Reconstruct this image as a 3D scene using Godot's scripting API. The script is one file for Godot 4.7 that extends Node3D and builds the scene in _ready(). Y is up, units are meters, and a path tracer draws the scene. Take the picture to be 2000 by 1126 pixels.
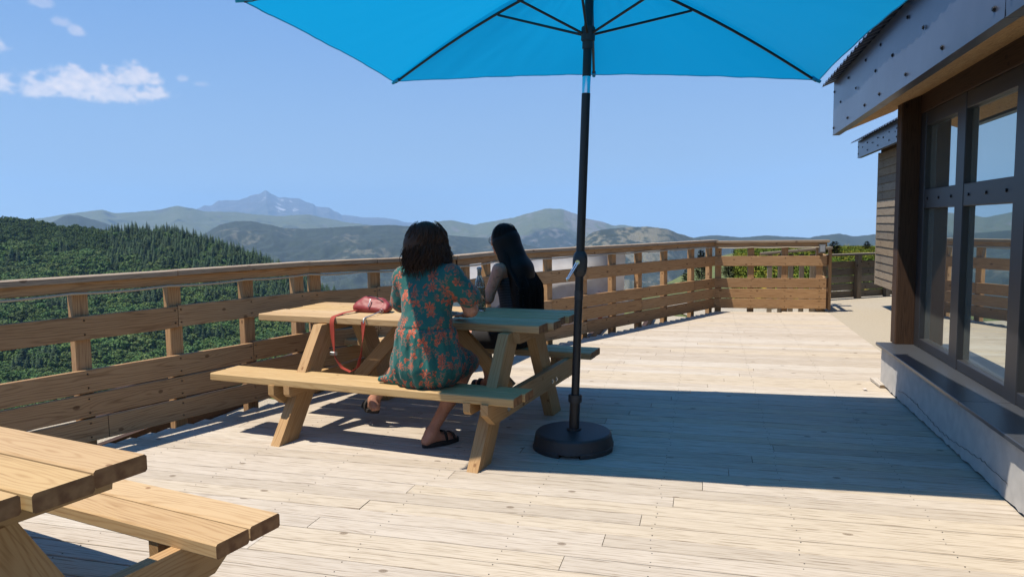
extends Node3D

# ------------------------------------------------------------------ mesh collecting
class MB:
	var v := PackedVector3Array()
	var n := PackedVector3Array()
	var uv := PackedVector2Array()
	var c := PackedColorArray()
	var ix := PackedInt32Array()
	var col := Color.WHITE
	func vert(p: Vector3, nn: Vector3, t: Vector2) -> int:
		v.append(p); n.append(nn); uv.append(t); c.append(col)
		return v.size() - 1
	# quad a b c d going round; it is turned so that its face looks away from the point "inside"
	func quad(a: Vector3, b: Vector3, cc: Vector3, d: Vector3, inside: Vector3, ta := Vector2.ZERO, tb := Vector2(1, 0), tc := Vector2(1, 1), td := Vector2(0, 1)) -> void:
		var nn := (cc - a).cross(b - a)
		if nn.length_squared() < 1e-16:
			nn = (d - a).cross(cc - a)
		nn = nn.normalized()
		var flip := nn.dot((a + b + cc + d) * 0.25 - inside) < 0.0
		if flip:
			nn = -nn
		var i0 := vert(a, nn, ta)
		var i1 := vert(b, nn, tb)
		var i2 := vert(cc, nn, tc)
		var i3 := vert(d, nn, td)
		if flip:
			ix.append_array(PackedInt32Array([i0, i2, i1, i0, i3, i2]))
		else:
			ix.append_array(PackedInt32Array([i0, i1, i2, i0, i2, i3]))
	func tri(a: Vector3, b: Vector3, cc: Vector3, inside: Vector3, ta := Vector2.ZERO, tb := Vector2(1, 0), tc := Vector2(1, 1)) -> void:
		var nn := (cc - a).cross(b - a).normalized()
		var flip := nn.dot((a + b + cc) / 3.0 - inside) < 0.0
		if flip:
			nn = -nn
		var i0 := vert(a, nn, ta)
		var i1 := vert(b, nn, tb)
		var i2 := vert(cc, nn, tc)
		if flip:
			ix.append_array(PackedInt32Array([i0, i2, i1]))
		else:
			ix.append_array(PackedInt32Array([i0, i1, i2]))
	# box with bevelled edges along x; uv in metres / scale
	func beam(center: Vector3, bx: Basis, l: float, h: float, w: float, ch: float, u0 := 0.0, v0 := 0.0, cap := true) -> void:
		var hx := l * 0.5
		var prof := [Vector2(-h / 2 + ch, w / 2), Vector2(h / 2 - ch, w / 2), Vector2(h / 2, w / 2 - ch), Vector2(h / 2, -w / 2 + ch), Vector2(h / 2 - ch, -w / 2), Vector2(-h / 2 + ch, -w / 2), Vector2(-h / 2, -w / 2 + ch), Vector2(-h / 2, w / 2 - ch)]
		var per := 0.0
		for k in 8:
			var p: Vector2 = prof[k]
			var q: Vector2 = prof[(k + 1) % 8]
			var step := p.distance_to(q)
			var a := center + bx * Vector3(-hx, p.x, p.y)
			var b := center + bx * Vector3(hx, p.x, p.y)
			var cc := center + bx * Vector3(hx, q.x, q.y)
			var d := center + bx * Vector3(-hx, q.x, q.y)
			var t0 := v0 + per / 0.5
			var t1 := v0 + (per + step) / 0.5
			quad(a, b, cc, d, center, Vector2(u0 - hx / 2.0, t0), Vector2(u0 + hx / 2.0, t0), Vector2(u0 + hx / 2.0, t1), Vector2(u0 - hx / 2.0, t1))
			per += step
		if cap:
			for s: float in [-1.0, 1.0]:
				var m := center + bx * Vector3(hx * s, 0, 0)
				for k in 8:
					var p: Vector2 = prof[k]
					var q: Vector2 = prof[(k + 1) % 8]
					tri(m, center + bx * Vector3(hx * s, p.x, p.y), center + bx * Vector3(hx * s, q.x, q.y), center, Vector2(0.5, 0.5), Vector2(0.5 + p.x * 4.0, 0.5 + p.y * 4.0), Vector2(0.5 + q.x * 4.0, 0.5 + q.y * 4.0))
	func box(lo: Vector3, hi: Vector3, ch := 0.0) -> void:
		var s := hi - lo
		if ch <= 0.0:
			var m := (lo + hi) * 0.5
			for ax in 3:
				for sg: float in [-1.0, 1.0]:
					var e := Vector3.ZERO; e[ax] = s[ax] * 0.5 * sg
					var f := Vector3.ZERO; f[(ax + 1) % 3] = s[(ax + 1) % 3] * 0.5
					var g := Vector3.ZERO; g[(ax + 2) % 3] = s[(ax + 2) % 3] * 0.5
					var lu: float = s[(ax + 1) % 3]
					var lv: float = s[(ax + 2) % 3]
					quad(m + e - f - g, m + e + f - g, m + e + f + g, m + e - f + g, m, Vector2.ZERO, Vector2(lu, 0), Vector2(lu, lv), Vector2(0, lv))
		else:
			beam((lo + hi) * 0.5, Basis(), s.x, s.y, s.z, ch)
	# tube along a path, radius per point
	func tube(path: PackedVector3Array, rad: PackedFloat32Array, sides := 8, caps := true, flat := 1.0) -> void:
		var m := path.size()
		var prev := Vector3.ZERO
		var first := v.size()
		var len := 0.0
		for i in m:
			var dir := (path[mini(i + 1, m - 1)] - path[maxi(i - 1, 0)]).normalized()
			if prev == Vector3.ZERO:
				prev = dir.cross(Vector3.UP if absf(dir.y) < 0.9 else Vector3.RIGHT).normalized()
			var sx := (prev - dir * prev.dot(dir)).normalized()
			prev = sx
			var sy := dir.cross(sx)
			if i > 0:
				len += path[i].distance_to(path[i - 1])
			for k in sides + 1:
				var an := TAU * k / sides
				var o := sx * cos(an) + sy * (sin(an) * flat)
				var nn := (sx * cos(an) + sy * (sin(an) / maxf(flat, 0.05))).normalized()
				vert(path[i] + o * rad[i], nn, Vector2(float(k) / sides, len))
		for i in m - 1:
			for k in sides:
				var a := first + i * (sides + 1) + k
				var b := a + sides + 1
				ix.append_array(PackedInt32Array([a, b, a + 1, a + 1, b, b + 1]))
		if caps:
			for e: int in [0, m - 1]:
				var dir := (path[1] - path[0]) if e == 0 else (path[m - 1] - path[m - 2])
				var nn := dir.normalized() * (-1.0 if e == 0 else 1.0)
				var ci := vert(path[e], nn, Vector2.ZERO)
				var ring := PackedInt32Array()
				for k in sides + 1:
					ring.append(vert(v[first + e * (sides + 1) + k], nn, Vector2.ZERO))
				for k in sides:
					if e == 0:
						ix.append_array(PackedInt32Array([ci, ring[k], ring[k + 1]]))
					else:
						ix.append_array(PackedInt32Array([ci, ring[k + 1], ring[k]]))
	# profile of (radius, height) turned round the y axis
	func lathe(prof: PackedVector2Array, sides := 32, at := Vector3.ZERO, sharp := true) -> void:
		for i in prof.size() - 1:
			var p := prof[i]
			var q := prof[i + 1]
			var t := (q - p).normalized()
			var nr := Vector2(t.y, -t.x)
			var first := v.size()
			for k in sides + 1:
				var an := TAU * k / sides
				var d := Vector3(cos(an), 0, sin(an))
				vert(at + d * p.x + Vector3(0, p.y, 0), (d * nr.x + Vector3(0, nr.y, 0)), Vector2(float(k) / sides, p.y))
				vert(at + d * q.x + Vector3(0, q.y, 0), (d * nr.x + Vector3(0, nr.y, 0)), Vector2(float(k) / sides, q.y))
			for k in sides:
				var a := first + k * 2
				ix.append_array(PackedInt32Array([a, a + 2, a + 1, a + 2, a + 3, a + 1]))
	func grid(rows: Array, closed := false) -> void:   # rows: Array of PackedVector3Array, smooth normals
		var nr := rows.size()
		var nc: int = rows[0].size()
		var first := v.size()
		for r in nr:
			for k in nc:
				var p: Vector3 = rows[r][k]
				var du: Vector3 = rows[r][mini(k + 1, nc - 1)] - rows[r][maxi(k - 1, 0)]
				var dv: Vector3 = rows[mini(r + 1, nr - 1)][k] - rows[maxi(r - 1, 0)][k]
				vert(p, du.cross(dv).normalized(), Vector2(float(k) / (nc - 1), float(r) / (nr - 1)))
		for r in nr - 1:
			for k in nc - 1:
				var a := first + r * nc + k
				var nn := n[a] + n[a + 1] + n[a + nc] + n[a + nc + 1]
				var face := (v[a + nc] - v[a]).cross(v[a + 1] - v[a])   # normal of a clockwise a, a+1, a+nc
				if face.dot(nn) > 0.0:
					ix.append_array(PackedInt32Array([a, a + 1, a + nc, a + 1, a + nc + 1, a + nc]))
				else:
					ix.append_array(PackedInt32Array([a, a + nc, a + 1, a + 1, a + nc, a + nc + 1]))
	func put(m: ArrayMesh = null) -> ArrayMesh:
		if m == null:
			m = ArrayMesh.new()
		var a := []
		a.resize(Mesh.ARRAY_MAX)
		a[Mesh.ARRAY_VERTEX] = v
		a[Mesh.ARRAY_NORMAL] = n
		a[Mesh.ARRAY_TEX_UV] = uv
		a[Mesh.ARRAY_COLOR] = c
		a[Mesh.ARRAY_INDEX] = ix
		m.add_surface_from_arrays(Mesh.PRIMITIVE_TRIANGLES, a)
		return m

var rng := RandomNumberGenerator.new()
var M := {}
var names := {}

func numbered(s: String) -> String:
	var k: int = names.get(s, 0)
	names[s] = k + 1
	return s if k == 0 else "%s_%03d" % [s, k]

func thing(called: String, label: String, category: String, xf := Transform3D(), group := "") -> Node3D:
	var o := Node3D.new()
	o.name = numbered(called)
	add_child(o)
	o.transform = xf
	tag(o, label, category, group)
	return o

func tag(o: Node, label: String, category := "", group := "", kind := "") -> void:
	if label != "": o.set_meta("label", label)
	if category != "": o.set_meta("category", category)
	if group != "": o.set_meta("group", group)
	if kind != "": o.set_meta("kind", kind)

func part(parent: Node, called: String, mesh: Mesh, mats, xf := Transform3D()) -> MeshInstance3D:
	var o := MeshInstance3D.new()
	o.name = called if parent != self else numbered(called)
	o.mesh = mesh
	o.transform = xf
	if mats is Array:
		for k in mini(mats.size(), mesh.get_surface_count()):
			o.set_surface_override_material(k, mats[k])
	else:
		o.material_override = mats
	parent.add_child(o, true)
	return o

func struct(called: String, mesh: Mesh, mat, label: String, category: String) -> MeshInstance3D:
	var o := part(self, called, mesh, mat)
	tag(o, label, category, "", "structure")
	return o

func srgb(r: float, g: float, b: float) -> Color:
	return Color(r / 255.0, g / 255.0, b / 255.0)

# ------------------------------------------------------------------ textures
func fnoise(seed: int, freq: float, oct := 3, type := FastNoiseLite.TYPE_SIMPLEX_SMOOTH) -> FastNoiseLite:
	var f := FastNoiseLite.new()
	f.seed = seed
	f.frequency = freq
	f.noise_type = type
	f.fractal_type = FastNoiseLite.FRACTAL_FBM if oct > 1 else FastNoiseLite.FRACTAL_NONE
	f.fractal_octaves = oct
	return f

# sawn wood, 2 m long by 0.5 m; seamless along its length
func wood(seed: int, light: Color, mid: Color, dark: Color, rings: float, contrast: float, n_knots: int, streak: float) -> ImageTexture:
	var W := 1024
	var H := 512
	var img := Image.create(W, H, false, Image.FORMAT_RGB8)
	var slow := fnoise(seed, 0.5, 2)
	var fine := fnoise(seed + 1, 1.0, 2)
	var fib := fnoise(seed + 2, 1.0, 2)
	var r := RandomNumberGenerator.new()
	r.seed = seed
	var knots := []
	for k in n_knots:
		knots.append([r.randf() * 2.0, 0.04 + r.randf() * 0.42, 0.006 + r.randf() * 0.010])
	var R := 2.0 / TAU
	for x in W:
		var ux := 2.0 * x / W
		var an := TAU * x / W
		var cx := cos(an) * R
		var cy := sin(an) * R
		var near := []
		for k in knots:
			for sh: float in [-2.0, 0.0, 2.0]:
				if absf(ux - k[0] - sh) < 0.22:
					near.append([k[0] + sh, k[1], k[2]])
		for y in H:
			var vy := 0.5 * y / H
			var strip := floorf(vy / 0.125)
			var yc := (strip + 0.5) * 0.125 + 0.05 * slow.get_noise_3d(cx * 1.4, cy * 1.4, strip * 9.0)
			var dep := 0.025 + 0.03 * slow.get_noise_3d(cx * 2.0 + 20.0, cy * 2.0, strip * 7.0)
			var rr := sqrt((vy - yc) * (vy - yc) + dep * dep) + 0.0035 * fine.get_noise_3d(cx * 5.0, cy * 5.0, vy * 30.0)
			var kd := 0.0
			for k in near:
				var dx: float = (ux - k[0]) * 0.45
				var dy: float = vy - k[1]
				var d2 := dx * dx + dy * dy
				var s: float = k[2]
				rr += s * 0.9 * exp(-d2 / (s * s * 9.0)) * signf(vy - yc)
				var e := sqrt(dx * dx * 2.2 + dy * dy) / s
				if e < 1.25:
					kd = maxf(kd, clampf((1.25 - e) * 2.5, 0.0, 1.0) * (0.75 + 0.25 * sin(e * 14.0)))
			var g := 0.5 + 0.5 * sin(rr * rings * TAU)
			g = pow(g, 2.2) * contrast
			var f := fib.get_noise_3d(cx * 9.0, cy * 9.0, vy * 210.0)
			var f2 := fib.get_noise_3d(cx * 3.0 + 50.0, cy * 3.0, vy * 90.0)
			var t := clampf(g + streak * (0.5 * f + 0.6 * f2), 0.0, 1.0)
			var patch := 0.5 + 0.5 * slow.get_noise_3d(cx * 3.0, cy * 3.0 + 31.0, vy * 4.0)
			var col := light.lerp(mid, clampf(t * 0.8 + (patch - 0.5) * 0.5, 0.0, 1.0)).lerp(dark, clampf(t * t * 0.55 + kd * 0.9, 0.0, 1.0))
			if f2 > 0.42:
				col = col.lerp(dark, (f2 - 0.42) * 2.0 * streak)
			img.set_pixel(x, y, col)
	img.generate_mipmaps()
	return ImageTexture.create_from_image(img)

func noise_tex(seed: int, freq: float, a: Color, b: Color, oct := 4, size := 512, c2 = null) -> NoiseTexture2D:
	var t := NoiseTexture2D.new()
	t.width = size
	t.height = size
	t.seamless = true
	t.noise = fnoise(seed, freq, oct)
	var g := Gradient.new()
	g.set_color(0, a)
	g.set_color(1, b)
	g.set_offset(0, 0.25)
	g.set_offset(1, 0.75)
	if c2 != null:
		g.add_point(0.5, c2)
	t.color_ramp = g
	return t

func mat(col: Color, rough := 0.8, metal := 0.0) -> StandardMaterial3D:
	var m := StandardMaterial3D.new()
	var k := ALBEDO if metal < 0.5 else 1.0
	m.albedo_color = Color(col.r * k, col.g * k, col.b * k, col.a)
	m.roughness = rough
	m.metallic = metal
	return m

func tri(m: StandardMaterial3D, tex: Texture2D, scale: float, bump := 0.0, world := false) -> StandardMaterial3D:
	m.albedo_texture = tex
	m.uv1_triplanar = true
	m.uv1_world_triplanar = world
	m.uv1_scale = Vector3.ONE * scale
	if bump > 0.0:
		m.heightmap_enabled = true
		m.heightmap_texture = tex
		m.heightmap_scale = bump
	return m

func wood_set(key: String, tex: Texture2D, tints: Array, rough: float, bump: float) -> void:
	var list := []
	for t in tints:
		var m := mat(t, rough)
		m.albedo_texture = tex
		m.heightmap_enabled = true
		m.heightmap_texture = tex
		m.heightmap_scale = bump
		m.metallic_specular = 0.35
		list.append(m)
	M[key] = list

var plank_cache := {}
func plank_mesh(l: float, h: float, w: float, ch := 0.004) -> ArrayMesh:
	var var_no := rng.randi() % 7
	var key := "%d_%d_%d_%d" % [roundi(l * 100), roundi(h * 1000), roundi(w * 1000), var_no]
	if not plank_cache.has(key):
		var b := MB.new()
		b.beam(Vector3.ZERO, Basis(), l, h, w, ch, rng.randf() * 2.0, rng.randf() * 0.5, false)
		var m := b.put()
		var e := MB.new()
		for s: float in [-1.0, 1.0]:
			var x := l * 0.5 * s
			var pr := [Vector2(-h / 2 + ch, w / 2), Vector2(h / 2 - ch, w / 2), Vector2(h / 2, w / 2 - ch), Vector2(h / 2, -w / 2 + ch), Vector2(h / 2 - ch, -w / 2), Vector2(-h / 2 + ch, -w / 2), Vector2(-h / 2, -w / 2 + ch), Vector2(-h / 2, w / 2 - ch)]
			for k in 8:
				var p: Vector2 = pr[k]
				var q: Vector2 = pr[(k + 1) % 8]
				e.tri(Vector3(x, 0, 0), Vector3(x, p.x, p.y), Vector3(x, q.x, q.y), Vector3.ZERO, Vector2(0.5, 0.5), Vector2(0.5 + p.y * 4.0, 0.5 + p.x * 4.0), Vector2(0.5 + q.y * 4.0, 0.5 + q.x * 4.0))
		e.put(m)
		plank_cache[key] = m
	return plank_cache[key]

# a plank from p to q, its thickness along "up"; the grain runs along it
func plank(parent: Node, called: String, p: Vector3, q: Vector3, up: Vector3, h: float, w: float, key: String, ch := 0.004) -> MeshInstance3D:
	var x := (q - p).normalized()
	var z := x.cross(up).normalized()
	var y := z.cross(x).normalized()
	var list: Array = M[key]
	var o := part(parent, called, plank_mesh(p.distance_to(q), h, w, ch), [list[rng.randi() % list.size()], M[key + "_end"]], Transform3D(Basis(x, y, z), (p + q) * 0.5))
	return o

# ------------------------------------------------------------------ bodies: smooth union of tapered capsules, meshed as surface nets
# bone: [a, b, radius a, radius b] and, if wanted, a Vector3 that squeezes space round a
func nets(bones: Array, cell: float, k: float, out: MB) -> void:
	var lo := Vector3.INF
	var hi := -Vector3.INF
	for b in bones:
		var rr := maxf(b[2], b[3]) + k + cell * 2.0
		var sq: Vector3 = b[4] if b.size() > 4 else Vector3.ONE
		var ext := Vector3(rr / sq.x, rr / sq.y, rr / sq.z)
		for p: Vector3 in [b[0], b[1]]:
			lo = lo.min(p - ext)
			hi = hi.max(p + ext)
	var nx := int(ceil((hi.x - lo.x) / cell)) + 1
	var ny := int(ceil((hi.y - lo.y) / cell)) + 1
	var nz := int(ceil((hi.z - lo.z) / cell)) + 1
	var f := PackedFloat32Array()
	f.resize(nx * ny * nz)
	f.fill(1.0)
	for b in bones:
		var a: Vector3 = b[0]
		var sq: Vector3 = b[4] if b.size() > 4 else Vector3.ONE
		var inv := 1.0 / maxf(sq.x, maxf(sq.y, sq.z))
		var ba: Vector3 = (b[1] - a) * sq
		var l2 := maxf(ba.length_squared(), 1e-9)
		var ra: float = b[2]
		var rb: float = b[3]
		var rr := maxf(ra, rb) + k + cell * 2.0
		var ext := Vector3(rr / sq.x, rr / sq.y, rr / sq.z)
		var p0: Vector3 = (a.min(b[1]) - ext - lo) / cell
		var p1: Vector3 = (a.max(b[1]) + ext - lo) / cell
		for iz in range(maxi(0, int(p0.z)), mini(nz, int(p1.z) + 2)):
			for iy in range(maxi(0, int(p0.y)), mini(ny, int(p1.y) + 2)):
				var row := (iz * ny + iy) * nx
				for ixx in range(maxi(0, int(p0.x)), mini(nx, int(p1.x) + 2)):
					var pa := (lo + Vector3(ixx, iy, iz) * cell - a) * sq
					var h := clampf(pa.dot(ba) / l2, 0.0, 1.0)
					var d := ((pa - ba * h).length() - lerpf(ra, rb, h)) * inv
					var e := f[row + ixx]
					if d < e + k:
						var t := clampf(0.5 + 0.5 * (e - d) / k, 0.0, 1.0)
						f[row + ixx] = lerpf(e, d, t) - k * t * (1.0 - t)
	var id := PackedInt32Array()
	id.resize(nx * ny * nz)
	id.fill(-1)
	var first := out.v.size()
	var sx := 1
	var sy := nx
	var sz := nx * ny
	for iz in nz - 1:
		for iy in ny - 1:
			for ixx in nx - 1:
				var at := iz * sz + iy * sy + ixx
				var cs := [f[at], f[at + sx], f[at + sy], f[at + sx + sy], f[at + sz], f[at + sx + sz], f[at + sy + sz], f[at + sx + sy + sz]]
				var neg := 0
				for q in 8:
					if cs[q] < 0.0:
						neg += 1
				if neg == 0 or neg == 8:
					continue
				var sum := Vector3.ZERO
				var cnt := 0
				for q in 8:
					for bit: int in [1, 2, 4]:
						if q & bit == 0:
							var d0: float = cs[q]
							var d1: float = cs[q | bit]
							if (d0 < 0.0) != (d1 < 0.0):
								var t := d0 / (d0 - d1)
								var c0 := Vector3(q & 1, (q >> 1) & 1, (q >> 2) & 1)
								var dv := Vector3(1 if bit == 1 else 0, 1 if bit == 2 else 0, 1 if bit == 4 else 0)
								sum += c0 + dv * t
								cnt += 1
				var p := lo + (Vector3(ixx, iy, iz) + sum / cnt) * cell
				id[at] = out.vert(p, Vector3.ZERO, Vector2(p.x, p.y))
	for iz in range(1, nz - 1):
		for iy in range(1, ny - 1):
			for ixx in range(1, nx - 1):
				var at := iz * sz + iy * sy + ixx
				var s0 := f[at] < 0.0
				for ax in 3:
					var st: int = [sx, sy, sz][ax]
					if s0 == (f[at + st] < 0.0):
						continue
					var u: int = [sy, sz, sx][ax]
					var w: int = [sz, sx, sy][ax]
					var a := id[at]
					var b := id[at - u]
					var c := id[at - u - w]
					var d := id[at - w]
					if a < 0 or b < 0 or c < 0 or d < 0:
						continue
					var nn := (out.v[c] - out.v[a]).cross(out.v[b] - out.v[a])
					var outward := 1.0 if s0 else -1.0
					if nn[ax] * outward < 0.0:
						var t := b
						b = d
						d = t
						nn = -nn
					out.ix.append_array(PackedInt32Array([a, b, c, a, c, d]))
					for q: int in [a, b, c, d]:
						out.n[q] += nn
	for q in range(first, out.v.size()):
		out.n[q] = out.n[q].normalized()

func _ready() -> void:
	rng.seed = 11
	light_and_camera()
	materials()
	landscape()
	deck()
	railings()
	building()
	picnic_tables()
	umbrella()
	people()
	small_things()
	vegetation()

# ------------------------------------------------------------------ camera, sky, sun
const SUN_ENERGY := 1.6
const EXPOSURE := 1.6
const ALBEDO := 0.805   # colours are written as they look in sun at this exposure; this brings them to real base colours
const FOG := 0.00006

func light_and_camera() -> void:
	var cam := Camera3D.new()
	cam.name = "camera"
	add_child(cam)
	cam.transform = Transform3D(Basis(Vector3(0.999895, -0.014442, 0.00129), Vector3(0.0145, 0.995929, -0.088973), Vector3(0, 0.088982, 0.996033)).orthonormalized(), Vector3(0, 1.4, 0))
	cam.fov = rad_to_deg(2.0 * atan(563.0 / 1397.0))
	cam.near = 0.05
	cam.far = 80000.0
	cam.current = true
	var sun := DirectionalLight3D.new()
	sun.name = "sun"
	add_child(sun)
	sun.look_at_from_position(Vector3.ZERO, Vector3(0.415, -1.0, -0.135), Vector3.FORWARD)
	sun.light_energy = SUN_ENERGY
	sun.light_color = Color(1.0, 0.955, 0.89)
	sun.light_angular_distance = 0.53
	sun.shadow_enabled = true
	var sky := ProceduralSkyMaterial.new()
	sky.sky_top_color = srgb(78, 146, 228)
	sky.sky_horizon_color = srgb(182, 214, 246)
	sky.sky_curve = 0.2
	sky.sky_energy_multiplier = 0.8
	sky.ground_energy_multiplier = 0.8
	sky.ground_bottom_color = srgb(182, 214, 246)
	sky.ground_horizon_color = srgb(182, 214, 246)
	sky.ground_curve = 0.6
	sky.sun_angle_max = 6.0
	sky.sky_cover = clouds()
	sky.sky_cover_modulate = Color(1.25, 1.2, 1.1, 1)
	var env := Environment.new()
	env.background_mode = Environment.BG_SKY
	env.sky = Sky.new()
	env.sky.sky_material = sky
	env.tonemap_mode = Environment.TONE_MAPPER_LINEAR
	env.tonemap_exposure = EXPOSURE
	env.sdfgi_enabled = true
	env.ssao_enabled = true
	env.ssil_enabled = true
	env.fog_enabled = true
	env.fog_density = FOG
	env.fog_light_color = srgb(164, 210, 255)
	var we := WorldEnvironment.new()
	we.name = "world_environment"
	we.environment = env
	add_child(we)

# fair-weather clouds laid on the sky: each is [azimuth, elevation, width, height in degrees, strength]
func clouds() -> ImageTexture:
	var W := 4096
	var H := 2048
	var img := Image.create(W, H, false, Image.FORMAT_RGBA8)
	var list := [
		[-30.6, 9.75, 2.9, 1.25, 1.0], [-27.4, 10.5, 2.1, 1.0, 0.95], [-26.3, 9.35, 2.0, 0.75, 0.95], [-29.0, 9.2, 3.2, 0.8, 0.9], [-32.6, 9.3, 1.5, 0.9, 0.85], [-35.3, 9.4, 1.7, 1.0, 0.8], [-35.2, 11.6, 0.9, 0.7, 0.7],
		[-30.4, 13.1, 0.8, 0.45, 0.55], [-31.3, 13.5, 0.7, 0.4, 0.4], [-32.4, 14.6, 0.9, 0.5, 0.45], [-24.1, 10.6, 0.5, 0.3, 0.45], [-22.9, 10.3, 0.6, 0.25, 0.3], [-44, 12, 4.0, 1.3, 0.9], [-60, 10, 5.0, 1.5, 0.9], [70, 14, 6, 2.0, 0.8], [110, 11, 7, 2, 0.8], [165, 13, 6, 2, 0.85], [-120, 12, 7, 2, 0.85]]
	var n1 := fnoise(5, 0.5, 5)
	var n2 := fnoise(9, 1.6, 4)
	for cl in list:
		var az0: float = cl[0]
		var el0: float = cl[1]
		var cw: float = cl[2]
		var chh: float = cl[3]
		var x0 := int(floor((az0 - cw * 1.5) / 360.0 * W))
		var x1 := int(ceil((az0 + cw * 1.5) / 360.0 * W))
		var y0 := int(floor((90.0 - el0 - chh * 1.7) / 180.0 * H))
		var y1 := int(ceil((90.0 - el0 + chh * 1.5) / 180.0 * H))
		for y in range(y0, y1):
			var el := 90.0 - (y + 0.5) / H * 180.0
			for x in range(x0, x1):
				var az := (x + 0.5) / W * 360.0
				var dx := (az - az0) / cw
				var dy := (el - el0) / chh
				if dy < 0.0:
					dy *= 1.35
				var e := 1.0 - sqrt(dx * dx + dy * dy)
				var nz := n1.get_noise_2d(az, el * 1.3) * 0.95 + n2.get_noise_2d(az, el * 1.2) * 0.4
				var a := clampf((e + nz * 0.62) * 1.7, 0.0, 1.0)
				a = a * a * (3.0 - 2.0 * a) * float(cl[4])
				if a <= 0.003:
					continue
				var xx := (x + W) % W
				var old := img.get_pixel(xx, y)
				var soft := 0.5 + 0.5 * n2.get_noise_2d(az * 0.8 + 40.0, el * 1.2)
				var tone := 0.62 + 0.3 * soft
				if a > old.a:
					img.set_pixel(xx, y, Color(0.66 * tone, 0.56 * tone, 0.36 * tone, a))
	return ImageTexture.create_from_image(img)

# ------------------------------------------------------------------ materials
func materials() -> void:
	var deck_t := wood(21, srgb(220, 211, 197), srgb(200, 189, 172), srgb(132, 118, 102), 90.0, 0.5, 3, 0.95)
	var fence_t := wood(33, srgb(204, 172, 134), srgb(178, 144, 108), srgb(112, 84, 60), 80.0, 0.6, 5, 0.5)
	var table_t := wood(47, srgb(224, 196, 154), srgb(206, 173, 128), srgb(138, 102, 68), 85.0, 0.5, 4, 0.4)
	var grey_t := wood(59, srgb(184, 172, 154), srgb(154, 138, 120), srgb(96, 80, 66), 85.0, 0.5, 5, 0.8)
	wood_set("deck", deck_t, [srgb(255, 255, 255), srgb(250, 247, 244), srgb(244, 241, 238), srgb(252, 247, 238), srgb(239, 235, 230)], 0.75, 0.12)
	wood_set("fence", fence_t, [srgb(255, 246, 234), srgb(250, 238, 224), srgb(238, 224, 208), srgb(255, 240, 220)], 0.7, 0.12)
	wood_set("rail", grey_t, [srgb(255, 246, 236), srgb(245, 234, 222)], 0.7, 0.12)
	wood_set("table", table_t, [srgb(250, 246, 240), srgb(240, 232, 220), srgb(244, 236, 214)], 0.65, 0.10)
	wood_set("leg", table_t, [srgb(232, 216, 196), srgb(220, 204, 184), srgb(226, 210, 184)], 0.7, 0.10)
	wood_set("grey", grey_t, [srgb(225, 222, 218), srgb(205, 203, 200), srgb(190, 188, 186), srgb(215, 205, 190)], 0.8, 0.15)
	wood_set("beam", grey_t, [srgb(112, 88, 72), srgb(100, 80, 66)], 0.7, 0.15)
	M["deck_end"] = mat(srgb(150, 126, 98), 0.9)
	var ring := noise_tex(4, 0.012, srgb(146, 104, 66), srgb(188, 146, 100), 4, 256)
	for k in ["fence", "rail", "grey", "beam"]:
		M[k + "_end"] = mat(srgb(128, 94, 66), 0.9)
	for k in ["table", "leg"]:
		var m := mat(srgb(225, 215, 205), 0.9)
		m.albedo_texture = ring
		M[k + "_end"] = m
	M.bolt = mat(srgb(190, 190, 186), 0.35, 0.9)
	M.black_metal = mat(srgb(38, 40, 44), 0.42, 0.3)
	M.black_plastic = tri(mat(srgb(48, 50, 54), 0.55), noise_tex(6, 0.09, srgb(225, 225, 225), Color.WHITE, 3, 256), 6.0, 0.02)
	M.chrome = mat(srgb(225, 228, 232), 0.12, 1.0)
	M.frame = tri(mat(srgb(50, 51, 55), 0.45, 0.1), noise_tex(8, 0.06, srgb(232, 232, 232), Color.WHITE, 3, 256), 5.0, 0.01)
	var sheet := tri(mat(srgb(96, 103, 120), 0.3, 0.45), noise_tex(12, 0.02, srgb(244, 245, 247), Color.WHITE, 3, 256), 1.2)
	M.sheet = sheet
	M.screw = mat(srgb(28, 28, 30), 0.4, 0.5)
	M.soffit = tri(mat(Color.WHITE, 0.8), osb(), 1.1, 0.08)
	M.concrete = tri(mat(srgb(214, 212, 208), 0.9), noise_tex(15, 0.02, srgb(236, 236, 235), srgb(252, 251, 249), 6, 512, srgb(245, 244, 242)), 0.8, 0.03)
	M.sill = tri(mat(srgb(84, 88, 94), 0.36, 0.1), noise_tex(17, 0.22, srgb(190, 190, 192), srgb(255, 255, 255), 2, 512), 3.0, 0.05)
	var glass := mat(Color(0.82, 0.85, 0.82, 0.1), 0.008, 0.9)
	glass.transparency = BaseMaterial3D.TRANSPARENCY_ALPHA
	M.glass = glass
	M.room = mat(srgb(150, 138, 122), 0.9)
	M.room_floor = mat(srgb(122, 106, 88), 0.6)
	M.gravel = tri(mat(Color.WHITE, 0.95), noise_tex(23, 0.12, srgb(150, 140, 122), srgb(222, 212, 192), 4, 512, srgb(196, 186, 166)), 1.4, 0.8, true)
	M.meadow = tri(mat(Color.WHITE, 0.95), noise_tex(25, 0.05, srgb(70, 86, 40), srgb(128, 136, 70), 5, 512), 0.35, 0.0, true)
	var hillm := tri(mat(Color.WHITE, 0.95), noise_tex(27, 0.16, srgb(150, 150, 150), srgb(255, 255, 255), 4, 512), 1.0 / 420.0, 0.0, true)
	hillm.vertex_color_use_as_albedo = true
	M.mountain = hillm
	M.forest_floor = mat(srgb(52, 66, 36), 0.95)
	M.tarp = tarp_material()
	M.leaf = leaf_mat(srgb(92, 118, 62), Color(0.3, 0.36, 0.12))
	M.needle = leaf_mat(srgb(72, 96, 62), Color(0.14, 0.18, 0.08))
	M.bark = tri(mat(srgb(110, 90, 72), 0.95), noise_tex(29, 0.06, srgb(120, 120, 120), Color.WHITE, 4, 256), 2.0, 0.5)
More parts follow.
